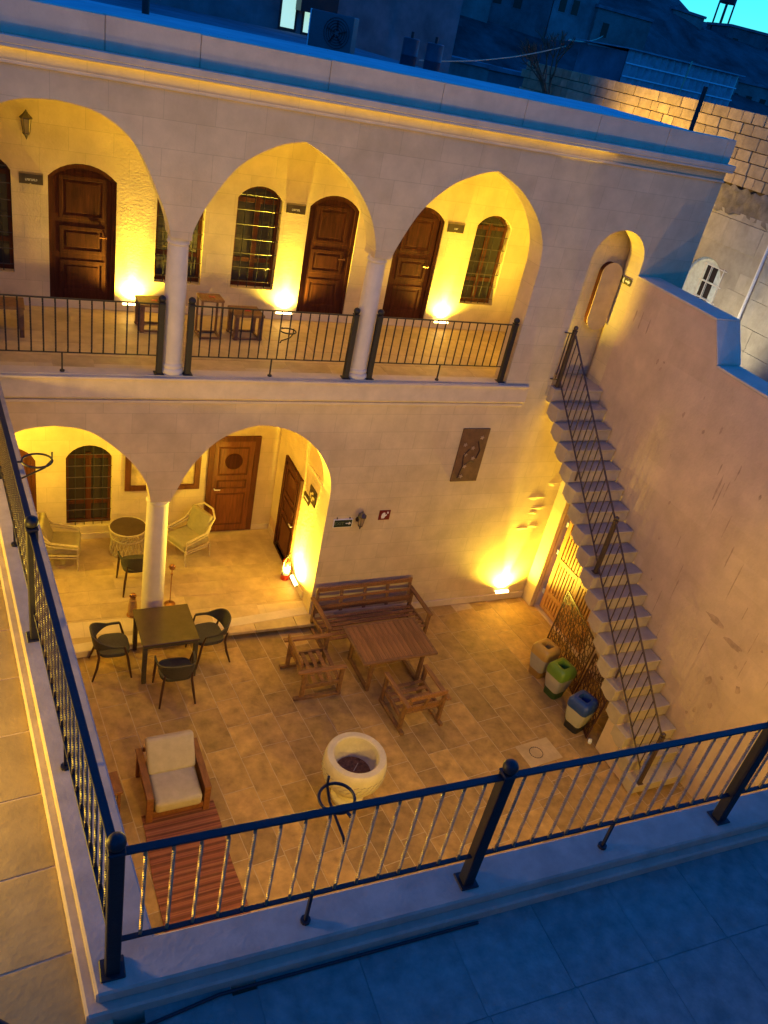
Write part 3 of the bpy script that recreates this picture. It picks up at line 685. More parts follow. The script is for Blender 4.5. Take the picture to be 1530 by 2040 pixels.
# -- wooden set
SLT = .02
t = thing('slatted_table', 'teak table with slatted top in front of the wooden bench', 'table', (5.37, 8.56, 0), .03)
HT = .64; LX, LY = .60, .41
for sy in (-1, 1): ob(t, 'top_frame', TEAKX, ((-LX - .045, sy * (LY + .02), HT), (LX + .045, sy * (LY + .02), HT), .045, .04))
for sx in (-1, 1): ob(t, 'top_frame', TEAKX, ((sx * (LX + .022), -LY, HT), (sx * (LX + .022), LY, HT), .045, .04))
slm = MB().box((0, 0, 0), (.089, 2 * LY - .004, .022)).mesh('slat', TEAK, bevel=.004)
for j in range(13): link('slat', slm, t, (-LX + (j + .5) * 2 * LX / 13, 0, HT + .010))
ob(t, 'batten', TEAKX, ((-.55, 0, HT - .035), (.55, 0, HT - .035), .06, .04))
for sx in (-1, 1):
    for sy in (-1, 1): ob(t, 'leg', TEAKX, ((sx * .44, sy * .36, 0), (sx * .44, sy * .36, HT - .021), .055, .055))
    ob(t, 'floor_rail', TEAKX, ((sx * .44, -.33, .03), (sx * .44, .33, .03), .05, .045))
    ob(t, 'side_rail', TEAKX, ((sx * .44, -.33, HT - .045), (sx * .44, .33, HT - .045), .04, .05))
def lounge(root, Wd, Dp, nback, seat_z=.30, arm_z=.56, back_z=.78, nseat=6, lean=.10):
    """slatted lounge seat: width along x, front at -y"""
    X, Y = Wd / 2, Dp / 2
    for sx in (-1, 1):
        for yy in (-Y + .04, Y - .10): ob(root, 'leg', TEAKX, ((sx * (X - .04), yy, .05), (sx * (X - .04), yy, arm_z - .02), .05, .06))
        ob(root, 'floor_rail', TEAKX, ((sx * (X - .04), -Y, .025), (sx * (X - .04), Y + .02, .025), .06, .048))
        ob(root, 'arm', TEAK, ((sx * (X - .035), -Y - .01, arm_z), (sx * (X - .035), Y + .02, arm_z), .075, .035))
        ob(root, 'side_rail', TEAKX, ((sx * (X - .04), -Y + .07, seat_z - .03), (sx * (X - .04), Y - .13, seat_z - .06), .035, .07))
    for j in range(nseat):
        yy = -Y + .06 + j * (Dp - .24) / (nseat - 1)
        ob(root, 'seat_slat', TEAK, ((-X + .062, yy, seat_z - .01 - .04 * j / nseat), (X - .062, yy, seat_z - .01 - .04 * j / nseat), .065, .02))
    y0 = Y - .13
    for zz, nm in ((back_z - .03, 'back_rail'), (seat_z + .10, 'back_rail')):
        f = (zz - seat_z) / (back_z - seat_z)
        ob(root, nm, TEAK, ((-X + .062, y0 + lean * f, zz), (X - .062, y0 + lean * f, zz), .028, .085))
    for j in range(nback + 2):
        xx = -X + .09 + (2 * X - .18) * j / (nback + 1)
        ob(root, 'back_stile', TEAKX, ((xx, y0 + .012, seat_z + .02), (xx, y0 + lean * .93 + .012, back_z - .06), .06, .022))
    for zz in (.45, .58):
        if nback < 2: break
        f = (zz - seat_z) / (back_z - seat_z)
        ob(root, 'back_slat', TEAK, ((-X + .1, y0 + lean * f - .012, zz), (X - .1, y0 + lean * f - .012, zz), .018, .06))
bn = thing('wooden_bench', 'long slatted wooden bench against the courtyard house wall', 'bench', (5.46, 9.50, 0), .035)
lounge(bn, 1.92, .80, 3)
ch = thing('wooden_armchair', 'slatted wooden armchair beside the teak table, facing its short end', 'armchair', (4.13, 8.57, 0), math.radians(90), 'slatted wooden armchairs by the teak table')
lounge(ch, .80, .74, 1, nseat=5, back_z=.70)
ch = thing('wooden_armchair', 'slatted wooden armchair with a reddish arm near the white stone basin', 'armchair', (5.44, 7.60, 0), math.radians(184), 'slatted wooden armchairs by the teak table')
lounge(ch, .76, .74, 1, nseat=5, back_z=.70)
# -- cream armchair and rug
ac = thing('cushioned_armchair', 'low wooden armchair with cream back and seat cushions at the end of the rug', 'armchair', (1.715, 6.96, 0), .03)
def cushion(name, c, d, rot, root, mt):
    b = MB(); b.box((0, 0, 0), d); o = b.obj(name, mt, root, bevel=0)
    bm = bmesh.new(); bm.from_mesh(o.data); bmesh.ops.bevel(bm, geom=bm.edges[:], offset=min(d) * .34, segments=4, profile=.6, affect='EDGES'); bm.to_mesh(o.data); bm.free()
    o.data.polygons.foreach_set('use_smooth', [True] * len(o.data.polygons)); o.location = c; o.rotation_euler = rot; return o
cushion('seat_cushion', (0, -.15, .27), (.58, .54, .19), (math.radians(4), 0, 0), ac, CUSH)
cushion('back_cushion', (.0, .20, .53), (.60, .15, .46), (math.radians(-33), 0, 0), ac, CUSH)
WA = mat('armchair_wood', (.22, .085, .032), .5, .25, 4, .1, 20, wood=(6, 1.5, 6))
for sx in (-1, 1):
    ob(ac, 'arm', WA, ((sx * .352, -.395, .435), (sx * .352, .42, .445), .085, .03))
    ob(ac, 'leg', WA, ((sx * .352, -.37, 0), (sx * .352, -.37, .42), .08, .05)); ob(ac, 'leg', WA, ((sx * .352, .36, 0), (sx * .352, .36, .43), .07, .05))
    ob(ac, 'side_panel', WA, ((sx * .335, -.34, .24), (sx * .335, .33, .24), .025, .30))
ob(ac, 'front_rail', WA, ((-.31, -.37, .13), (.31, -.37, .13), .03, .09)); ob(ac, 'back_rail', WA, ((-.31, .36, .20), (.31, .36, .20), .03, .09)); ob(ac, 'back_rail', WA, ((-.31, .375, .47), (.31, .375, .47), .03, .07))
def rug_mat():
    M = mat('rug_wool', (.30, .10, .055), .97, .2, 14, .5, 160); n = M.node_tree.nodes; l = M.node_tree.links
    b = n['Principled BSDF']; src = b.inputs['Base Color'].links[0].from_socket
    tc_ = n.new('ShaderNodeTexCoord'); sp = n.new('ShaderNodeSeparateXYZ'); l.new(tc_.outputs['Object'], sp.inputs[0])
    m1 = n.new('ShaderNodeMath'); m1.operation = 'MULTIPLY'; m1.inputs[1].default_value = 26; l.new(sp.outputs[1], m1.inputs[0])
    nz = n.new('ShaderNodeTexNoise'); nz.noise_dimensions = '1D'; nz.inputs['Scale'].default_value = 1.3; nz.inputs['Detail'].default_value = 2; l.new(m1.outputs[0], nz.inputs['W'])
    cr = n.new('ShaderNodeValToRGB'); e = cr.color_ramp; e.interpolation = 'CONSTANT'
    e.elements[0].color = (.16, .05, .04, 1); e.elements[1].position = .42; e.elements[1].color = (0.252, 0.079, 0.044, 1)
    for p_, c_ in ((.47, (0.294, 0.122, 0.064, 1)), (.53, (0.210, 0.054, 0.036, 1)), (.58, (0.266, 0.101, 0.056, 1)), (.66, (.17, .06, .05, 1))):
        q = e.elements.new(p_); q.color = c_
    l.new(nz.outputs['Fac'], cr.inputs[0])
    s1 = n.new('ShaderNodeMath'); s1.operation = 'MULTIPLY'; s1.inputs[1].default_value = 62; l.new(sp.outputs[1], s1.inputs[0])
    s2 = n.new('ShaderNodeMath'); s2.operation = 'SINE'; l.new(s1.outputs[0], s2.inputs[0])
    s3 = n.new('ShaderNodeMapRange'); s3.inputs[1].default_value = .2; s3.inputs[2].default_value = .8; s3.inputs[3].default_value = 1.15; s3.inputs[4].default_value = .5; l.new(s2.outputs[0], s3.inputs[0])
    sv = n.new('ShaderNodeVectorMath'); sv.operation = 'SCALE'; l.new(cr.outputs[0], sv.inputs[0]); l.new(s3.outputs[0], sv.inputs['Scale'])
    mx = n.new('ShaderNodeMix'); mx.data_type = 'RGBA'; mx.inputs[0].default_value = .8; l.new(src, mx.inputs[6]); l.new(sv.outputs[0], mx.inputs[7]); l.new(mx.outputs[2], b.inputs['Base Color'])
    return M
rg = MB(); nx, ny = 10, 26; vs = []; X0, X1, Y0, Y1 = -.46, .44, -1.05, .86
for zt in (0.004, .014):
    for j in range(ny + 1):
        for i in range(nx + 1):
            u, v = i / nx, j / ny; vs.append((X0 + (X1 - X0) * u + .06 * (1 - v) * (u - .5) + .01 * math.sin(9 * v), Y0 + (Y1 - Y0) * v + .006 * math.sin(14 * u), zt + (.004 * math.sin(5 * u + 11 * v) + .003 if zt > .01 else 0)))
K = (nx + 1) * (ny + 1); fs = []
for j in range(ny):
    for i in range(nx):
        a = j * (nx + 1) + i; fs += [(a, a + nx + 1, a + nx + 2, a + 1), (K + a, K + a + 1, K + a + nx + 2, K + a + nx + 1)]
per = [i for i in range(nx + 1)] + [j * (nx + 1) + nx for j in range(1, ny + 1)] + [ny * (nx + 1) + i for i in range(nx - 1, -1, -1)] + [j * (nx + 1) for j in range(ny - 1, 0, -1)]
fs += [(per[i], per[(i + 1) % len(per)], K + per[(i + 1) % len(per)], K + per[i]) for i in range(len(per))]
o = rg.add(vs, fs).obj('rug', rug_mat(), None, smooth=50); o.location = (1.78, 5.83, .002); o.rotation_euler = (0, 0, .03); tag(o, 'red and brown striped woven rug in front of the cream armchair', 'rug')
sd = thing('side_stool', 'small wooden stool beside the cream armchair, partly behind the walkway railing', 'stool', (.90, 6.92, 0), .1)
MB().box((0, 0, .40), (.34, .34, .035)).obj('seat', WA, sd, bevel=.005)
for sx in (-1, 1):
    for sy in (-1, 1): ob(sd, 'leg', WA, ((sx * .13, sy * .13, 0), (sx * .13, sy * .13, .382), .035, .035))
# -- stone basin
bs = thing('stone_basin', 'white carved stone basin on a short foot in the courtyard', 'basin', (3.93, 6.36, 0)); bs.scale = (1.04, 1.04, 1.09)
MB().lathe([(.20, 0), (.215, .03), (.215, .07), (.17, .10), (.155, .17), (.20, .24), (.30, .31), (.375, .41), (.405, .53), (.40, .66), (.385, .725), (.37, .745), (.30, .748), (.285, .735), (.275, .66), (.26, .50), (.22, .43), (.02, .42)], n=44).obj('bowl', STONEW, bs, smooth=40)
MB().lathe([(.02, .425), (.16, .44), (.215, .45), (.23, .462), (.02, .47)], n=30).obj('basin_fill', SOIL, bs, smooth=40)
MB().bar((.0, -.02, .478), (.09, .07, .50), .008, .006).obj('twig', CANE, bs)
cv = MB()
for row, (r_, z_) in enumerate(((.4085, .60), (.4105, .55), (.408, .50))):
    for i in range(30):
        t_ = 2 * math.pi * (i + .5 * (row % 2)) / 30; dt = .07; dz = .014 * (1 if row % 2 else 1)
        cv.bar((r_ * math.cos(t_ - dt), r_ * math.sin(t_ - dt), z_ - dz), (r_ * math.cos(t_ + dt), r_ * math.sin(t_ + dt), z_ + dz), .006, .004)
stuff(cv.obj('carved_lines', mat('carved_shadow_stone', (.40, .34, .24), .9, .1), bs))
# -- rattan set in the portico
rt = thing('rattan_table', 'round rattan drum table with a dark top behind the portico column', 'table', (1.86, 12.2, ZP))
MB().lathe([(.02, .50), (.30, .50), (.305, .505), (.30, .512), (.02, .512)], n=36).obj('table_top', BROWNGL, rt, smooth=30)
for nm, r_, z_ in (('rim', .315, .505), ('waist', .285, .34), ('foot_ring', .28, .012)):
    MB().tube([(r_ * math.cos(a), r_ * math.sin(a), z_) for a in [2 * math.pi * i / 36 for i in range(36)]], .014, 6, True).obj(nm, CANE, rt, smooth=60)
wv = MB()
for i in range(26):
    for sg in (-1, 1):
        wv.tube([((.31 - .03 * math.sin(math.pi * q)) * math.cos(2 * math.pi * i / 26 + sg * .5 * q), (.31 - .03 * math.sin(math.pi * q)) * math.sin(2 * math.pi * i / 26 + sg * .5 * q), .01 + .49 * q) for q in (0, .33, .66, 1)], .006, 5)
stuff(wv.obj('weave', CANE, rt, smooth=60))
def cane_chair(label, x, y, rz):
    r = thing('cane_armchair', label, 'armchair', (x, y, ZP), rz, 'cane armchairs in the portico')
    cushion('seat_cushion', (0, -.02, .37), (.54, .56, .12), (0, 0, 0), r, OLIV)
    cushion('back_cushion', (0, .25, .60), (.50, .11, .46), (math.radians(-16), 0, 0), r, OLIV)
    for sx in (-1, 1):
        for sy in (-1, 1): MB().tube([(sx * .29, sy * .28, 0), (sx * .275, sy * .27, .3)], .016, 7).obj('leg', CANE, r, smooth=60)
    for zz, w_ in ((.26, .29), (.31, .295), (.44, .30), (.50, .305)):
        MB().tube([(-w_, -.27, zz), (-w_, .18, zz + (.06 if zz > .4 else 0)), (-w_ * .75, .31, zz + (.12 if zz > .4 else 0)), (0, .35, zz + (.14 if zz > .4 else 0)), (w_ * .75, .31, zz + (.12 if zz > .4 else 0)), (w_, .18, zz + (.06 if zz > .4 else 0)), (w_, -.27, zz)], .014, 7).obj('frame_cane', CANE, r, smooth=70)
    MB().tube([(-.29, -.27, .50), (-.30, .15, .56), (-.27, .34, .78), (-.12, .42, .88), (.12, .42, .88), (.27, .34, .78), (.30, .15, .56), (.29, -.27, .50)], .018, 8).obj('back_hoop', CANE, r, smooth=70)
    for sx in (-1, 1): MB().tube([(sx * .29, -.27, .26), (sx * .29, -.27, .5)], .013, 7).obj('arm_post', CANE, r, smooth=60)
    MB().tube([(-.29, -.28, .30), (.29, -.28, .30)], .014, 7).obj('front_cane', CANE, r, smooth=60)
cane_chair('pale cane armchair with olive cushions beside the portico door with a medallion', 2.86, 11.98, math.radians(-62))
cane_chair('pale cane armchair with olive cushions under the arched portico window', .76, 12.02, math.radians(82))
# -- ashtray stands by the column
def ash(label, x, y, h, body):
    r = thing('ashtray_stand', label, 'ashtray', (x, y, ZP), 0, 'copper ashtray stands by the portico column')
    MB().lathe([(.09, 0), (.09, .012), (.02, .03), (.008, .04), (.008, h)], n=18).obj('stem', COPPER, r, smooth=40)
    MB().sphere((0, 0, h - .10), .022, 8).obj('knop', COPPER, r, smooth=60)
    MB().lathe([(.01, h), (.045, h + .01), (.058, h + .04), (.055, h + .045), (.03, h + .03), (.01, h + .025)], n=20).obj('bowl', COPPER, r, smooth=50)
    MB().sphere((0, 0, h + .06), .045, 10, .7).obj('dome', COPPER, r, smooth=60)
    if body: MB().lathe([(.06, .0), (.075, .06), (.07, .2), (.05, h - .02)], n=18).obj('jar', mat('clay_jar', (.35, .2, .1), .6, .15, 9, .1), r, smooth=50)
ash('thin copper ashtray stand with a ball right of the portico column', 2.32, 10.60, .72, False)
ash('copper dome on a clay jar behind the square dark table', 1.70, 10.42, .34, True)
# -- fire extinguisher
fe = thing('fire_extinguisher', 'red fire extinguisher standing by the side door in the portico', 'extinguisher', (4.42, 11.02, ZP), .5)
MB().lathe([(.068, 0), (.075, .02), (.075, .36), (.065, .41), (.03, .44), (.022, .46)], n=22).obj('cylinder', RED, fe, smooth=40)
MB().lathe([(.0765, .12), (.0765, .30)], n=22).obj('paper_label', SIGNW, fe, smooth=40)
MB().cyl((0, 0, .45), (0, 0, .50), .02).bar((-.01, 0, .50), (.10, 0, .53), .02, .012).bar((-.01, 0, .48), (.09, 0, .49), .02, .01).obj('valve', BLACKP, fe, bevel=.002)
MB().tube([(0, -.02, .48), (-.06, -.03, .50), (-.10, -.02, .40), (-.09, 0, .22), (-.085, 0, .12)], .010, 8).obj('hose', BLACKP, fe, smooth=60)
# -- gallery tables
def small_table(name, label, x, y, w_, d_, h, rz, mt, sled=False, lw=.05):
    r = thing(name, label, 'table', (x, y, ZU), rz)
    MB().box((0, 0, h - .018), (w_, d_, .036)).obj('table_top', mt, r, bevel=.004)
    for sx in (-1, 1):
        for sy in (-1, 1): ob(r, 'leg', TEAKX, ((sx * (w_ / 2 - lw * .7), sy * (d_ / 2 - lw * .7), .0), (sx * (w_ / 2 - lw * .7), sy * (d_ / 2 - lw * .7), h - .037), lw, lw))
    if sled:
        for sx in (-1, 1): ob(r, 'floor_rail', TEAKX, ((sx * (w_ / 2 - lw * .7), -d_ / 2, .02), (sx * (w_ / 2 - lw * .7), d_ / 2, .02), .03, .03))
        for sy in (-1, 1): ob(r, 'floor_rail', TEAKX, ((-w_ / 2, sy * (d_ / 2 - lw * .7), .021), (w_ / 2, sy * (d_ / 2 - lw * .7), .021), .03, .028))
        MB().box((0.02, 0, h + .002), (.1, .03, .004), rzm(.5)).box((.02, 0, h + .0022), (.1, .03, .004), rzm(-.9)).obj('ornament', RED, r)
    return r
small_table('pedestal_stand', 'tall narrow wooden stand with a red ornament on the gallery', 2.80, 11.53, .34, .30, .60, .05, TEAK, True, .03)
small_table('low_table', 'low brown wooden table on the gallery beside the tall stand', 3.37, 11.60, .46, .42, .40, .05, TEAKX, True, .06)
small_table('low_bench', 'low brown bench on the gallery under the leftmost window', .02, 11.35, .56, .40, .42, 0, TEAKX, False, .06)
small_table('low_table', 'low brown table on the gallery behind the white column', 2.02, 11.75, .44, .42, .42, .05, TEAKX, True, .06)

# ================================================================== wall lanterns, signs, pictures
def lantern(label, x, y, z, s=1.0):
    r = thing('wall_lantern', label, 'lantern', (x, y, z), 0, 'unlit wall lanterns')
    cy = -.13 * s
    MB().lathe([(.005, .17 * s), (.012, .155 * s), (.03 * s, .13 * s), (.075 * s, .085 * s), (.078 * s, .07 * s), (.06 * s, .068 * s)], (0, cy, 0), 6).obj('roof', IRONW, r)
    cg = MB()
    for i in range(6):
        a = math.pi / 3 * i; cg.bar((.06 * s * math.cos(a), cy + .06 * s * math.sin(a), .07 * s), (.042 * s * math.cos(a), cy + .042 * s * math.sin(a), -.09 * s), .007, .007)
    cg.obj('cage', IRONW, r)
    MB().lathe([(.038 * s, -.09 * s), (.055 * s, .066 * s)], (0, cy, 0), 6).obj('pane', mat('amber_glass', (.35, .26, .16), .2, .1, 8, 0, alpha=.75), r)
    MB().lathe([(.046 * s, -.09 * s), (.046 * s, -.105 * s), (.02 * s, -.13 * s), (.004, -.17 * s)], (0, cy, 0), 6).obj('bottom', IRONW, r)
    MB().tube([(0, -.002, -.06 * s), (0, -.06 * s, -.13 * s), (0, -.11 * s, -.12 * s), (0, cy, -.11 * s)], .008, 6).obj('bracket', IRONW, r, smooth=60)
    MB().cyl((0, -.001, -.06 * s), (0, -.012, -.06 * s), .045 * s, n=14).obj('wall_plate', IRONW, r, smooth=40)
lantern('unlit black wall lantern above the leftmost gallery door', .425, YB, 6.88, 1.05)
lantern('unlit black wall lantern next to the exit sign on the courtyard wall', 5.11, YF, 2.08, 1.0)
def text_mesh(txt, size):
    cu = bpy.data.curves.new('t', 'FONT'); cu.body = txt; cu.size = size; cu.extrude = .0008; cu.align_x = 'CENTER'; cu.align_y = 'CENTER'
    to = bpy.data.objects.new('t', cu); COL.objects.link(to); dg = bpy.context.evaluated_depsgraph_get(); dg.update()
    me = bpy.data.meshes.new_from_object(to.evaluated_get(dg)); bpy.data.objects.remove(to); return me
def plaque(label, cx, cz, w_, h_, nl, y=YB):
    r = thing('name_plaque', label, 'sign', (cx, y, cz), 0, 'dark room plaques beside the gallery doors')
    MB().box((0, -.012, 0), (w_, .02, h_)).obj('board', DARKS, r, bevel=.003)
    MB().box((0, -.014, h_ / 2 + .008), (w_, .03, .016)).obj('top_lip', mat('plaque_lip', (.2, .14, .08), .5), r)
    b = MB(); tw = nl * .019
    for i in range(nl):                              # blurred raised letters, too small to read
        x_ = -tw / 2 + (i + .5) * .019
        b.box((x_ - .005, -.0235, -.008), (.004, .003, .03)); b.box((x_ + .003, -.0235, -.008 + (.01 if i % 2 else -.01)), (.010, .003, .004))
        if i % 3: b.box((x_ + .006, -.0235, -.008), (.004, .003, .022))
    b.obj('lettering', SIGNW, r)
    MB().cyl((-.01, -.022, -h_ / 2), (-.01, -.030, -h_ / 2), .012, n=12).obj('stud', GOLDT, r)
plaque('dark plaque with long lettering left of the leftmost gallery door', .47, 6.19, .30, .13, 8)
plaque('dark plaque between the barred window and the middle gallery door', 4.22, 6.19, .31, .13, 7)
plaque('dark plaque between the right gallery door and the last barred window', 7.06, 6.18, .31, .14, 4)
# exit sign
r = thing('exit_sign', 'dark framed exit sign with an arrow beside the wall lantern', 'sign', (4.85, YF, 1.965))
MB().box((0, -.012, 0), (.33, .022, .155)).obj('frame', SIGNW, r, bevel=.003); MB().box((0, -.0245, 0), (.305, .004, .13)).obj('board', mat('sign_deep_green', (.02, .035, .02), .4, .05), r)
o = link('lettering', text_mesh('EXIT', .082), r, (-.065, -.0285, 0)); o.rotation_euler = (math.radians(90), 0, 0); o.data.materials.append(mat('sign_green', (.16, .2, .09), .5, .05))
MB().wall_y([(.045, .008), (.045, -.008), (.10, -.008), (.10, -.03), (.14, 0), (.10, .03), (.10, .008)], [], -.0285, -.0268).obj('arrow', SIGNW, r)
MB().box((-.11, -.012, .095), (.014, .014, .03)).box((.11, -.012, .095), (.014, .014, .03)).obj('hanger', IRONW, r)
r = thing('fire_sign', 'square dark red fire alarm sign right of the wall lantern', 'sign', (5.57, YF, 2.075))
MB().box((0, -.006, 0), (.20, .010, .185)).obj('board', mat('sign_red', (.16, .012, .01), .4, .05), r, bevel=.002)
hand = [(-.05, -.06), (.0, -.06), (.02, -.02), (.045, .0), (.035, .015), (.005, .005), (.01, .03), (-.0, .05), (-.02, .05), (-.035, .04), (-.05, .02), (-.055, -.02)]
MB().wall_y(hand, [], -.0135, -.0112).wall_y([(.035, .03), (.07, .03), (.06, .07), (.05, .05), (.04, .075)], [], -.0135, -.0112).obj('pictogram', SIGNW, r)
# sign on the boundary wall in the niche
r = thing('escape_sign', 'small dark escape route sign with arrow by the stair head', 'sign', (XW - .0, 10.24, 6.15), 0)
MB().box((-.006, 0, 0), (.010, .30, .10)).obj('board', mat('sign_olive', (.10, .09, .03), .5, .05), r)
MB().wall_x([(-.02, -.012), (-.09, -.012), (-.09, -.035), (-.135, 0), (-.09, .035), (-.09, .012), (-.02, .012)], [], -.0135, -.0112).obj('arrow', SIGNW, r)
MB().wall_x([(.01, -.04), (.03, -.04), (.05, 0), (.04, .04), (.02, .04), (.015, 0)], [], -.0135, -.0112).obj('pictogram', SIGNW, r)
# painting
r = thing('hanging_picture', 'tall brown unframed picture of pale blossoms on the courtyard wall', 'picture', (6.885, YF, 3.17))
PB = mat('canvas_brown', (.16, .085, .035), .8, .2, 6, .15, 60)
MB().box((0, -.014, 0), (.50, .024, .98)).obj('canvas', PB, r, bevel=.003)
br = MB(); br.tube([(-.14, -.0275, -.42), (-.10, -.0275, -.2), (-.13, -.0275, .0), (-.05, -.0275, .12)], .010, 6); br.tube([(.12, -.0275, -.05), (.15, -.0275, .1), (.08, -.0275, .26)], .014, 6); br.tube([(-.1, -.0275, -.2), (.02, -.0275, -.1), (.1, -.0275, -.12)], .007, 6)
br.obj('painted_branch', mat('paint_dark', (.04, .015, .02), .7, .2), r)
bl = MB()
for (x_, z_) in ((.13, .33), (-.15, .2), (.01, .14), (-.10, .02), (.06, -.05), (-.06, -.2), (-.08, -.39)):
    P = [((.028 + .012 * math.cos(5 * a)) * math.cos(a) + x_, (.028 + .012 * math.cos(5 * a)) * math.sin(a) + z_) for a in [2 * math.pi * i / 20 for i in range(20)]]
    bl.wall_y(P, [], -.0335, -.0265)
bl.obj('painted_blossom', mat('paint_pale', (.38, .27, .19), .7, .2), r)
# framed picture on the portico back wall and two small frames on the end wall
r = thing('framed_picture', 'wide picture in a dark wooden frame behind the portico column', 'picture', (2.49, 12.65, 1.50))
MB().wall_y([(-.65, -.40), (.65, -.40), (.65, .40), (-.65, .40)], [[(-.55, -.30), (.55, -.30), (.55, .30), (-.55, .30)]], -.05, -.002).obj('frame', DOORR, r, bevel=.006)
box('canvas', (-.56, -.02, -.31), (.56, -.004, .31), mat('aged_print', (.45, .33, .18), .7, .25, 5, .1, 40), r)
for (ya, yb, za, zb, lab) in ((10.54, 10.84, 1.915, 2.195, 'small square framed relief on the portico end wall above the light'), (10.79, 11.07, 1.80, 1.935, 'small dark plaque with pale lettering beside the portico side door')):
    r = thing('small_frame', lab, 'picture', (4.568, (ya + yb) / 2, (za + zb) / 2))
    hw, hh = (yb - ya) / 2, (zb - za) / 2
    MB().box((-.012, 0, 0), (.02, 2 * hw, 2 * hh)).obj('board', DARKS, r, bevel=.002)
    b = MB()
    for i in range(7 if hh > .1 else 4):
        b.box((-.0235, random.uniform(-.6, .6) * hw if hh > .1 else (-.5 + .3 * i) * hw, random.uniform(-.6, .6) * hh if hh > .1 else 0), (.004, .05, .04 if hh > .1 else .025))
    b.obj('relief', GOLDT if hh > .1 else SIGNW, r)
# pill-shaped mirror in the stair-head niche
r = thing('pill_mirror', 'tall pill-shaped mirror panel with dark edge in the niche at the stair head', 'mirror', (8.86, 10.5, 5.83))
def pill(w_, h_, n=14):
    return [(w_ * math.cos(a), (h_ - w_) + w_ * math.sin(a)) for a in [math.pi * i / n for i in range(n + 1)]] + [(-w_ * math.cos(a), -(h_ - w_) - w_ * math.sin(a)) for a in [math.pi * i / n for i in range(n + 1)]]
MB().wall_y(pill(.175, .55), [], -.16, -.145).obj('face', mat('painted_reflection', (.50, .34, .17), .6, .1, 5, .1), r, smooth=30)  # wall reflected in the mirror, put in as a plain tan colour
MB().wall_y(pill(.17, .53), [], -.144, -.002).obj('edge', DOORW, r, smooth=30)
r.rotation_euler = (0, 0, math.radians(-10))

# ================================================================== wall lights (lit)
def uplight(label, p, n, power, size=100, tilt=.16, out=.10, group='lit warm wall lights', width=.30, name='wall_uplight', bm=.8):
    n = Vector((*n, 0)); p = Vector(p); ang = math.atan2(n.y, n.x) + math.pi / 2       # local -y = outward
    r = thing(name, label, 'wall light', p, ang, group)
    MB().box((0, -.045, 0), (width, .05, .035)).box((0, -.012, -.01), (.06, .024, .05)).obj('housing', WHITEM, r, bevel=.004)
    MB().box((0, -.047, .022), (width * .94, .045, .012)).box((0, -.0735, .003), (width * .94, .005, .026)).obj('lit_lens', EMIT, r)
    L = bpy.data.lights.new('lamp', 'SPOT'); L.energy = power; L.color = YELL; L.spot_size = math.radians(size); L.spot_blend = 1.0; L.shadow_soft_size = .035
    lo = bpy.data.objects.new('lamp', L); COL.objects.link(lo); lo.parent = r; lo.location = (0, -out, .05)
    d = Vector((0, tilt, 1)).normalized()                                          # lean to the wall
    lo.rotation_euler = (-d).to_track_quat('Z', 'Y').to_euler()
    L2 = L.copy(); L2.energy = power * bm; L2.spot_size = math.radians(28); L2.spot_blend = .85; l2 = bpy.data.objects.new('beam_lamp', L2); COL.objects.link(l2); l2.parent = r; l2.location = (0, -.05, .05); l2.rotation_euler = (-Vector((0, .04, 1)).normalized()).to_track_quat('Z', 'Y').to_euler()
    return r
uplight('lit wall light on the gallery right of the leftmost door', (1.83, YB, 4.55), (0, -1), 620, size=150, bm=1.3)
uplight('lit wall light on the gallery left of the middle door', (4.23, YB, 4.55), (0, -1), 620, size=150, bm=1.3)
uplight('lit wall light on the gallery between right door and last barred window', (7.16, YB, 4.55), (0, -1), 540, size=150, bm=1.3)
uplight('lit wall light low on the portico end wall near the fire extinguisher', (4.568, 10.80, .22), (-1, 0), 2400, size=160, tilt=-.05)
uplight('lit wall light at the foot of the courtyard wall near the stairs', (8.40, YF, .20), (0, -1), 1050, size=150, tilt=.12, bm=2.8)
# further lights of the same kind round the courtyard, outside the picture
uplight('lit wall light hidden behind the niche at the stair head', (7.88, 10.362, 4.62), (0, 1), 420, size=160, tilt=-.3)
def wall_lamp(label, p, n, power, down=.12, size=170, col=WARM, group='lit wall lamps outside the picture'):
    n = Vector((*n, 0)); r = thing('wall_lamp', label, 'wall light', p, math.atan2(n.y, n.x) + math.pi / 2, group)
    MB().box((0, -.02, 0), (.16, .04, .20)).obj('back_plate', IRONW, r, bevel=.004)
    MB().lathe([(.05, -.08), (.07, .06), (.06, .07)], (0, -.10, 0), 16).obj('shade', EMIT, r, smooth=40)
    L = bpy.data.lights.new('lamp', 'SPOT'); L.energy = power; L.color = col; L.spot_size = math.radians(size); L.spot_blend = 1.0; L.shadow_soft_size = .12
    lo = bpy.data.objects.new('lamp', L); COL.objects.link(lo); lo.parent = r; lo.location = (0, -.24, 0)
    lo.rotation_euler = (-Vector((0, -1, -down))).to_track_quat('Z', 'Y').to_euler()
for x_, lab in ((1.9, 'below the walkway corner'), (4.8, 'below the middle of the terrace kerb'), (7.8, 'below the terrace near the stairs')):
    wall_lamp('lit lamp on the wall ' + lab, (x_, 2.53 - .02 * x_, 2.7), (-.02, 1), 340 if x_ < 7 else 220)
for y_, lab in ((4.0, 'near the terrace'), (7.0, 'near the gallery')):
    wall_lamp('lit lamp on the walkway wall ' + lab, (WALL_W - .05, y_, ZT + .45), (1, 0), 400, down=.05)
wall_lamp('added unseen fill lamp on the portico end beyond the red door', (-1.70, 11.6, 2.4), (1, 0), 700, col=YELL, down=-.35)  # fill lamp added out of view to brighten the portico
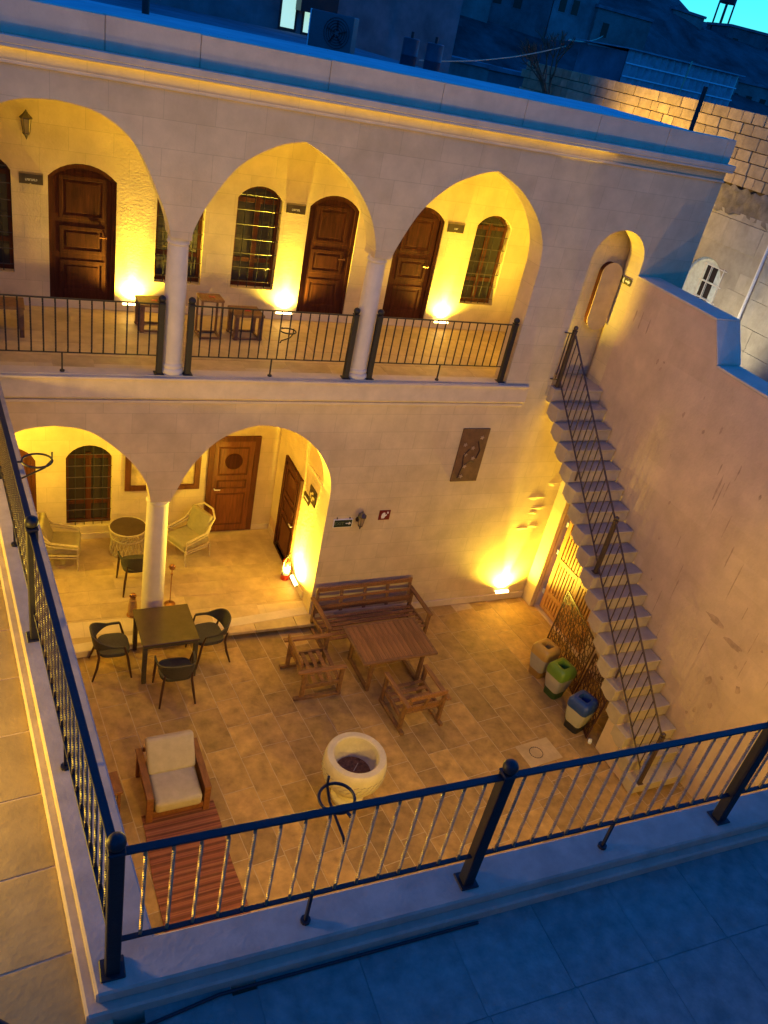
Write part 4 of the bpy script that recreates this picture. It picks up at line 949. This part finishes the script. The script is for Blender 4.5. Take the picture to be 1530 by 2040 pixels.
# LED strip under the cornice
ls = thing('led_strip', 'thin warm light strip tucked under the roof cornice', 'light strip', (0, 0, 0))
MB().bb((-1.6, YF - .075, 7.972), (7.93, YF - .05, 7.983)).obj('diffuser', LED, ls)
L = bpy.data.lights.new('lamp', 'AREA'); L.shape = 'RECTANGLE'; L.size = 9.5; L.size_y = .02; L.energy = 3.5; L.color = WARM
lo = bpy.data.objects.new('lamp', L); COL.objects.link(lo); lo.parent = ls; lo.location = (3.16, YF - .06, 7.968); lo.rotation_euler = (math.radians(20), 0, 0)

# ================================================================== neighbouring building behind the wall
nb = thing('neighbour_house', 'old stone block house with an arched white-barred window beyond the tall wall', 'house')
OLD = mat('old_block', (.44, .34, .20), .92, .18, 5, .4, 26, rnd=.2)
PALE = mat('pale_block', (.44, .41, .34), .92, .16, 3, .35, 20, rnd=.12, stain=.5, stain_col=(.30, .24, .15))
JOINT = mat('dark_joint', (.14, .10, .06), .95, .2)
X2 = 13.0
box('wall_core', (X2 + .03, 8.0, 0), (X2 + .5, 21.2, 8.70), JOINT, nb)
blk = MB().box((0, 0, 0), (1, 1, 1)).mesh('stone_block', OLD, bevel=.03); blp = MB().box((0, 0, 0), (1, 1, 1)).mesh('stone_block', PALE, bevel=.015)
z = 7.53
while z < 8.72:
    h = random.uniform(.19, .235); h = min(h, 8.78 - z); y = 11.0 + random.random() * .3
    while y < 21:
        L_ = random.uniform(.22, .46)
        link('stone_block', blk, nb, (X2 + .05 + random.uniform(-.012, .012), y + L_ / 2, z + h / 2), 0, (.16, L_ - .014, h - .014)); y += L_
    z += h
wy0, wy1, wz0, wz1 = 12.03, 13.02, 4.4, 6.2
z = 3.6
while z < 7.08:
    h = random.choice((.42, .5, .34)); h = min(h, 7.1 - z); y = 9.0 + random.random() * .4
    while y < 15:
        L_ = random.uniform(.5, .95)
        if not (y < wy1 + .05 and y + L_ > wy0 - .05 and z < wz1 and z + h > wz0):
            link('stone_block', blp, nb, (X2 + .05 + random.uniform(-.006, .006), y + L_ / 2, z + h / 2), 0, (.16, L_ - .008, h - .008))
        y += L_
    z += h
# infill round the window
wh = [(wy1, wz0)] + [(wy0, wz0)] + [((wy0 + wy1) / 2 - (wy1 - wy0) / 2 * math.cos(a), 5.68 + .48 * math.sin(a)) for a in [math.pi * i / 18 for i in range(19)]]
MB().wall_x([(wy0 - .9, wz0 - .4), (wy1 + .9, wz0 - .4), (wy1 + .9, wz1 + .42), (wy0 - .9, wz1 + .42)], [wh[::-1]], X2 - .022, X2 + .029).obj('window_surround', PALE, nb)
wn = link('window', None, nb)
SHUT = mat('pale_blue_shutter', (.60, .72, .78), .6, .15, 9, .2, 40)
MB().wall_x(wh, [], X2 + .012, X2 + .026).obj('shutter', SHUT, wn)
for (ya, yb) in ((12.23, 12.55),):
    for i in range(5):
        for c_ in range(2):
            a = ya + (yb - ya) * c_ / 2; box('pane', (X2 + .004, a + .012, 4.45 + i * .32), (X2 + .0115, a + (yb - ya) / 2 - .012, 4.45 + i * .32 + .29), GLASS, wn)
for i in range(6): MB().bar((X2 - .03, wy0 - .06, 4.43 + i * .32), (X2 - .03, wy0 + .58, 4.43 + i * .32), .014, .014).obj('bar', WHITEM, wn)
for yy in (12.39, 12.56, 12.05): MB().bar((X2 - .03, yy, 4.4), (X2 - .03, yy, 6.06), .014, .014).obj('bar', WHITEM, wn)
# rough cement band
cb = MB(); n_ = 60; vs = []
for j in range(7):
    for i in range(n_ + 1):
        y = 9 + 7.0 * i / n_; zz = 7.05 + .5 * j / 6 + (random.uniform(-.05, .05) if 0 < j < 6 else random.uniform(-.08, .02)); vs.append((X2 - .03 + random.uniform(-.03, .03), y, zz))
fs = [(j * (n_ + 1) + i, j * (n_ + 1) + i + 1, (j + 1) * (n_ + 1) + i + 1, (j + 1) * (n_ + 1) + i) for j in range(6) for i in range(n_)]
cb.add(vs, fs).obj('cement_band', mat('rough_cement', (.24, .21, .16), .95, .3, 4, .6, 16, stain=.5), nb, smooth=60)
MB().cyl((X2 - .08, 11.22, 4.0), (X2 - .08, 11.22, 7.0), .03, n=12).obj('drain_pipe', WHITEM, nb, smooth=60)
box('roof', (X2 + .2, 8, 8.5), (24, 21.2, 8.62), ROOFD, nb)
# corrugated shed on that roof
sh = thing('corrugated_shed', 'blue-grey corrugated metal shed on the neighbouring roof', 'shed', (14.9, 19.6, 8.6))
b = MB(); vs = []; n_ = 90
for k_, z_ in ((0, 0), (1, .92)):
    vs += [(3.9 * i / n_, .03 * math.sin(i * 1.2), z_) for i in range(n_ + 1)]
b.add(vs, [(i, i + 1, n_ + 2 + i, n_ + 1 + i) for i in range(n_)]).obj('front_sheet', mat('galvanised', (.30, .36, .38), .5, .2, 5, .1, metal=.3), sh, smooth=80)
box('shed_body', (0.02, .06, 0), (3.88, 2.2, .86), ROOFD, sh); box('roof_sheet', (-.1, -.12, .92), (4.0, 2.3, .95), mat('galvanised_roof', (.28, .34, .36), .5, .2), sh)
for z_ in (.3, .6): box('batten', (0.0, -.06, z_), (3.88, -.04, z_ + .03), WHITEM, sh)
# roof clutter
def post(label, p, h, r_, mt=IRON, lean=(0, 0)):
    o = MB().cyl((0, 0, 0), (lean[0], lean[1], h), r_, n=8).obj('roof_post', mt, None, smooth=60); o.location = p; tag(o, label, 'post')
post('short black iron post at the end of the house parapet', (9.93, 10.95, 8.36), .62, .035)
post('thin leaning pole in front of the corrugated shed', (16.4, 19.0, 8.62), .95, .02, CANE, (.1, 0))
post('dark vent post standing on the house roof edge', (1.95, 12.9, 8.36), .5, .05, BLACKP)
ac_ = thing('air_conditioner', 'outdoor air conditioner unit standing on the neighbouring flat roof', 'air conditioner', (5.25, 14.75, 8.22), math.radians(-38))
MB().box((0, 0, .36), (.74, .28, .54)).obj('casing', mat('ac_casing', (.09, .095, .10), .5, .1), ac_, bevel=.012)
MB().box((-.385, 0, .36), (.02, .27, .54)).obj('side_panel', WHITEM, ac_, bevel=.004)
fg = MB()
for rr_ in (.06, .10, .14, .18, .22): fg.tube([(.1 + rr_ * math.cos(a), -.15, .36 + rr_ * math.sin(a)) for a in [2 * math.pi * i / 20 for i in range(20)]], .005, 5, True)
fg.obj('fan_grille', BLACKP, ac_)
for i in range(5):
    a = 2 * math.pi * i / 5; MB().bar((.1 + .03 * math.cos(a), -.1425, .36 + .03 * math.sin(a)), (.1 + .18 * math.cos(a + .3), -.1425, .36 + .18 * math.sin(a + .3)), .004, .09, up=(0, 1, 0)).obj('fan_blade', BLACKP, ac_)
for i in range(9): MB().box((-.397, 0, .14 + .055 * i), (.006, .25, .02)).obj('louvre', BLACKP, ac_)
for sx in (-1, 1): MB().box((sx * .28, 0, .045), (.05, .34, .09)).obj('foot', BLACKP, ac_)
nr = thing('flat_roof_house', 'low house with a dark blue flat roof behind the arcaded house', 'house')
box('roof', (-14, 13.62, 7.6), (8.55, 23.9, 8.22), ROOFD, nr); box('wall', (-14, 13.65, 0), (8.5, 23.8, 7.6), LIMEP, nr)
for i, (x_, y_) in enumerate(((8.0, 16.9), (8.2, 16.2))):
    r = thing('roof_barrel', ('dark metal barrel standing on the flat roof, ' + ('the farther of the pair' if i == 0 else 'the nearer of the pair')), 'barrel', (x_ - .35, y_, 8.22), 0, 'barrels on the flat roof')
    MB().lathe([(.16, 0), (.165, .02), (.165, .2), (.172, .21), (.165, .22), (.165, .5), (.15, .51)], n=18).obj('drum', mat('barrel', (.05, .06, .08), .5, .2), r, smooth=40)
    MB().cyl((0, .0, .51), (0, 0, .62), .03).obj('spout', BLACKP, r)
bh = thing('back_house', 'dark house across the flat roof with one pale lit window', 'house')
DARKW = mat('dusk_wall', (.20, .19, .19), .95, .25, 1.2, .4, 8, stain=.4)
box('wall', (-16, 24, 0), (12.2, 30, 12.5), DARKW, bh)
WL = mat('lit_window', (.6, .8, .75), .4, .1, 3, 0, emit=(.55, .95, .75), es=.8)
for x0_, x1_, z0_, z1_ in ((7.05, 7.42, 8.3, 10.2), (7.68, 7.82, 8.28, 8.9)):
    wnd = link('window', None, bh); box('pane', (x0_, 23.97, z0_), (x1_, 23.985, z1_), WL, wnd); box('window_frame', (x0_ - .06, 23.986, z0_ - .06), (x1_ + .06, 23.998, z1_ + .06), BLACKP, wnd)
box('awning', (7.4, 23.5, 8.75), (8.4, 23.95, 9.6), BLACKP, bh)
# far hillside with dusk houses
hb = MB(); NX, NY = 60, 30; vs = []
def hz_(x, y):
    t = max(0, min(1, (y - 30) / 50)); t = t * t * (3 - 2 * t)
    az = x / y
    crest = .112 if az < .82 else .092
    return 1.0 + t * (8.83 + crest * 80 - 1.6) + .5 * math.sin(x * .23) * math.sin(y * .31) * t
for j in range(NY + 1):
    for i in range(NX + 1):
        y = 30 + 60 * j / NY; x = -60 + 220 * i / NX; vs.append((x, y, hz_(x, y) - (0 if y < 80 else (y - 80) * .3)))
hb.add(vs, [(j * (NX + 1) + i, j * (NX + 1) + i + 1, (j + 1) * (NX + 1) + i + 1, (j + 1) * (NX + 1) + i) for j in range(NY) for i in range(NX)])
struct(hb.obj('hill', mat('hill_ground', (.055, .06, .06), .98, .5, .5, .9, 2), None, smooth=80))
hg = 'dusk houses on the hillside'
HW = [mat('dusk_house_%d' % i, c_, .95, .25, .8, .4, 6, stain=.3) for i, c_ in enumerate(((.20, .19, .17), (.13, .13, .13), (.24, .23, .22)))]
k_ = 0
plc = ['at the foot of the hill', 'on the lower slope', 'halfway up the hill', 'near the hill crest']
cmb = [(m_, n_) for n_ in (2, 1, 3) for m_ in (0, 1, 2)]
for row, (y_, n_) in enumerate(((36, 7), (47, 8), (58, 7), (69, 6))):
    for i in range(n_):
        az = .50 + .58 * (i + .5 * (row % 2) + random.uniform(-.15, .15)) / n_
        w_ = random.uniform(3.2, 5.4); h_ = random.uniform(2.4, 3.6); x_ = az * y_; z_ = hz_(x_, y_) - 1.4
        if row >= 2 and az > .76: h_ = 1.2
        mi, nw = cmb[i]
        r = thing('hill_house', '%s stone house with %s %s' % (('dim brown', 'dark grey', 'pale grey')[mi], ('one dark window', 'two dark windows', 'three dark windows')[nw - 1], plc[row]), 'house', (x_, y_, z_), random.uniform(-.25, .25), hg); mt = HW[mi]
        box('wall', (-w_ / 2, 0, 0), (w_ / 2, 4, h_ + 1.2), mt, r); box('roof', (-w_ / 2 - .1, -.12, h_ + 1.2), (w_ / 2 + .1, 4.1, h_ + 1.4), ROOFD, r)
        for j in range(nw):
            xx = -w_ / 2 + w_ * (j + .7) / 3.4; wnd = link('window', None, r); box('pane', (xx - .3, -.03, h_ - .5), (xx + .3, -.015, h_ + .4), GLASS, wnd); box('window_frame', (xx - .38, -.014, h_ - .58), (xx + .38, -.004, h_ + .48), mt, wnd)
tk = thing('water_tank', 'dark water tank on legs on the hill crest against the sky', 'water tank', (64.3, 72, 15.6))
MB().lathe([(.75, 1.2), (.8, 1.25), (.8, 2.3), (.7, 2.4)], n=20).obj('tank', BLACKP, tk, smooth=40)
for sx in (-1, 1):
    for sy in (-1, 1): MB().bar((sx * .5, sy * .5, -1), (sx * .5, sy * .5, 1.2), .12, .12).obj('leg', BLACKP, tk)
# bare vine growing on the neighbour's wall
vn = thing('bare_vine', 'leafless tangled vine climbing over the unlit end of the old block wall', 'vine', (12.75, 19.3, 6.0))
VB = mat('vine_bark', (.14, .09, .05), .9, .3, 12, .3)
b = MB()
def grow(p, d, L_, r_, dep):
    q = p + d * L_; mid = (p + q) / 2 + Vector([random.uniform(-.08, .08) * L_ for _ in range(3)])
    b.tube([p, mid, q], lambda t_: r_ * (1 - .35 * t_), 5)
    if dep:
        for _ in range(3 if dep > 1 else 4):
            e = (d + Vector((random.uniform(-.9, .5), random.uniform(-.9, .9), random.uniform(-.4, .7)))).normalized(); grow(q, e, L_ * random.uniform(.55, .8), r_ * .6, dep - 1)
grow(Vector((0, 0, 0)), Vector((0, 0, 1)), 1.7, .07, 0)
for s_ in range(4): grow(Vector((0, 0, 1.7)), Vector((random.uniform(-.4, .1), random.uniform(-.7, .7), 1)).normalized(), .75, .04, 3)
b.obj('branches', VB, vn, smooth=80)
# overhead wires
for (p, q, lab) in (((12.9, 19.4, 9.4), (30, 42, 10.6), 'thin overhead cable from the bare vine towards the hillside'), ((12.8, 19.3, 9.25), (8.4, 18, 8.35), 'thin pale cable sagging from the bare vine to the flat roof')):
    P = [Vector(p).lerp(Vector(q), t_) - Vector((0, 0, .5 * t_ * (1 - t_))) for t_ in [i / 12 for i in range(13)]]
    tag(MB().tube(P, .014, 5).obj('overhead_cable', CANE, None), lab, 'cable')
# alley street lamps (hidden behind the walls, they light the old house)
def street_lamp(label, p, aim, power, col, size):
    r = thing('street_lamp', label, 'street lamp', (p[0], p[1], 0), 0, 'street lamps in the alley')
    MB().cyl((0, 0, 0), (0, 0, p[2]), .05, .035, n=10).obj('pole', IRON, r, smooth=60)
    MB().box((0, 0, p[2] + .04), (.24, .24, .08)).obj('lamp_head', IRON, r, bevel=.01)
    MB().sphere((0, 0, p[2] - .05), .05, 8).obj('bulb', mat('bulb_' + label.split()[0], (.9, .9, .9), .4, 0, 3, 0, emit=col, es=6), r, smooth=60)
    L = bpy.data.lights.new('lamp', 'SPOT'); L.energy = power; L.color = col; L.spot_size = math.radians(size); L.spot_blend = .5; L.shadow_soft_size = .08
    lo = bpy.data.objects.new('lamp', L); COL.objects.link(lo); lo.parent = r; lo.location = (.07, 0, p[2] - .08); d = Vector(aim) - Vector(p); lo.rotation_euler = (-d).to_track_quat('Z', 'Y').to_euler()
street_lamp('yellow street lamp in the alley by the old block wall', (11.0, 15.4, 7.65), (13, 14.6, 8.1), 620, (1.0, .58, .06), 150)
street_lamp('white street lamp in the alley below the arched window', (11.3, 11.0, 4.9), (13, 12.4, 5.9), 150, (1.0, .82, .52), 150)
# cable lying on the terrace corner
tag(MB().tube([(-1.2, 2.75, ZT + .012), (-.5, 2.55, ZT + .012), (-.17, 2.41, ZT + .012), (-.02, 2.27, ZT + .012), (.12, 2.14, ZT + .012), (.3, 2.12, ZT + .012), (.48, 2.17, ZT + .012), (.9, 2.22, ZT + .012), (2.5, 2.19, ZT + .012)], .010, 7).obj('floor_cable', BLACKP, None, smooth=60), 'black cable lying on the terrace floor round the kerb corner', 'cable')
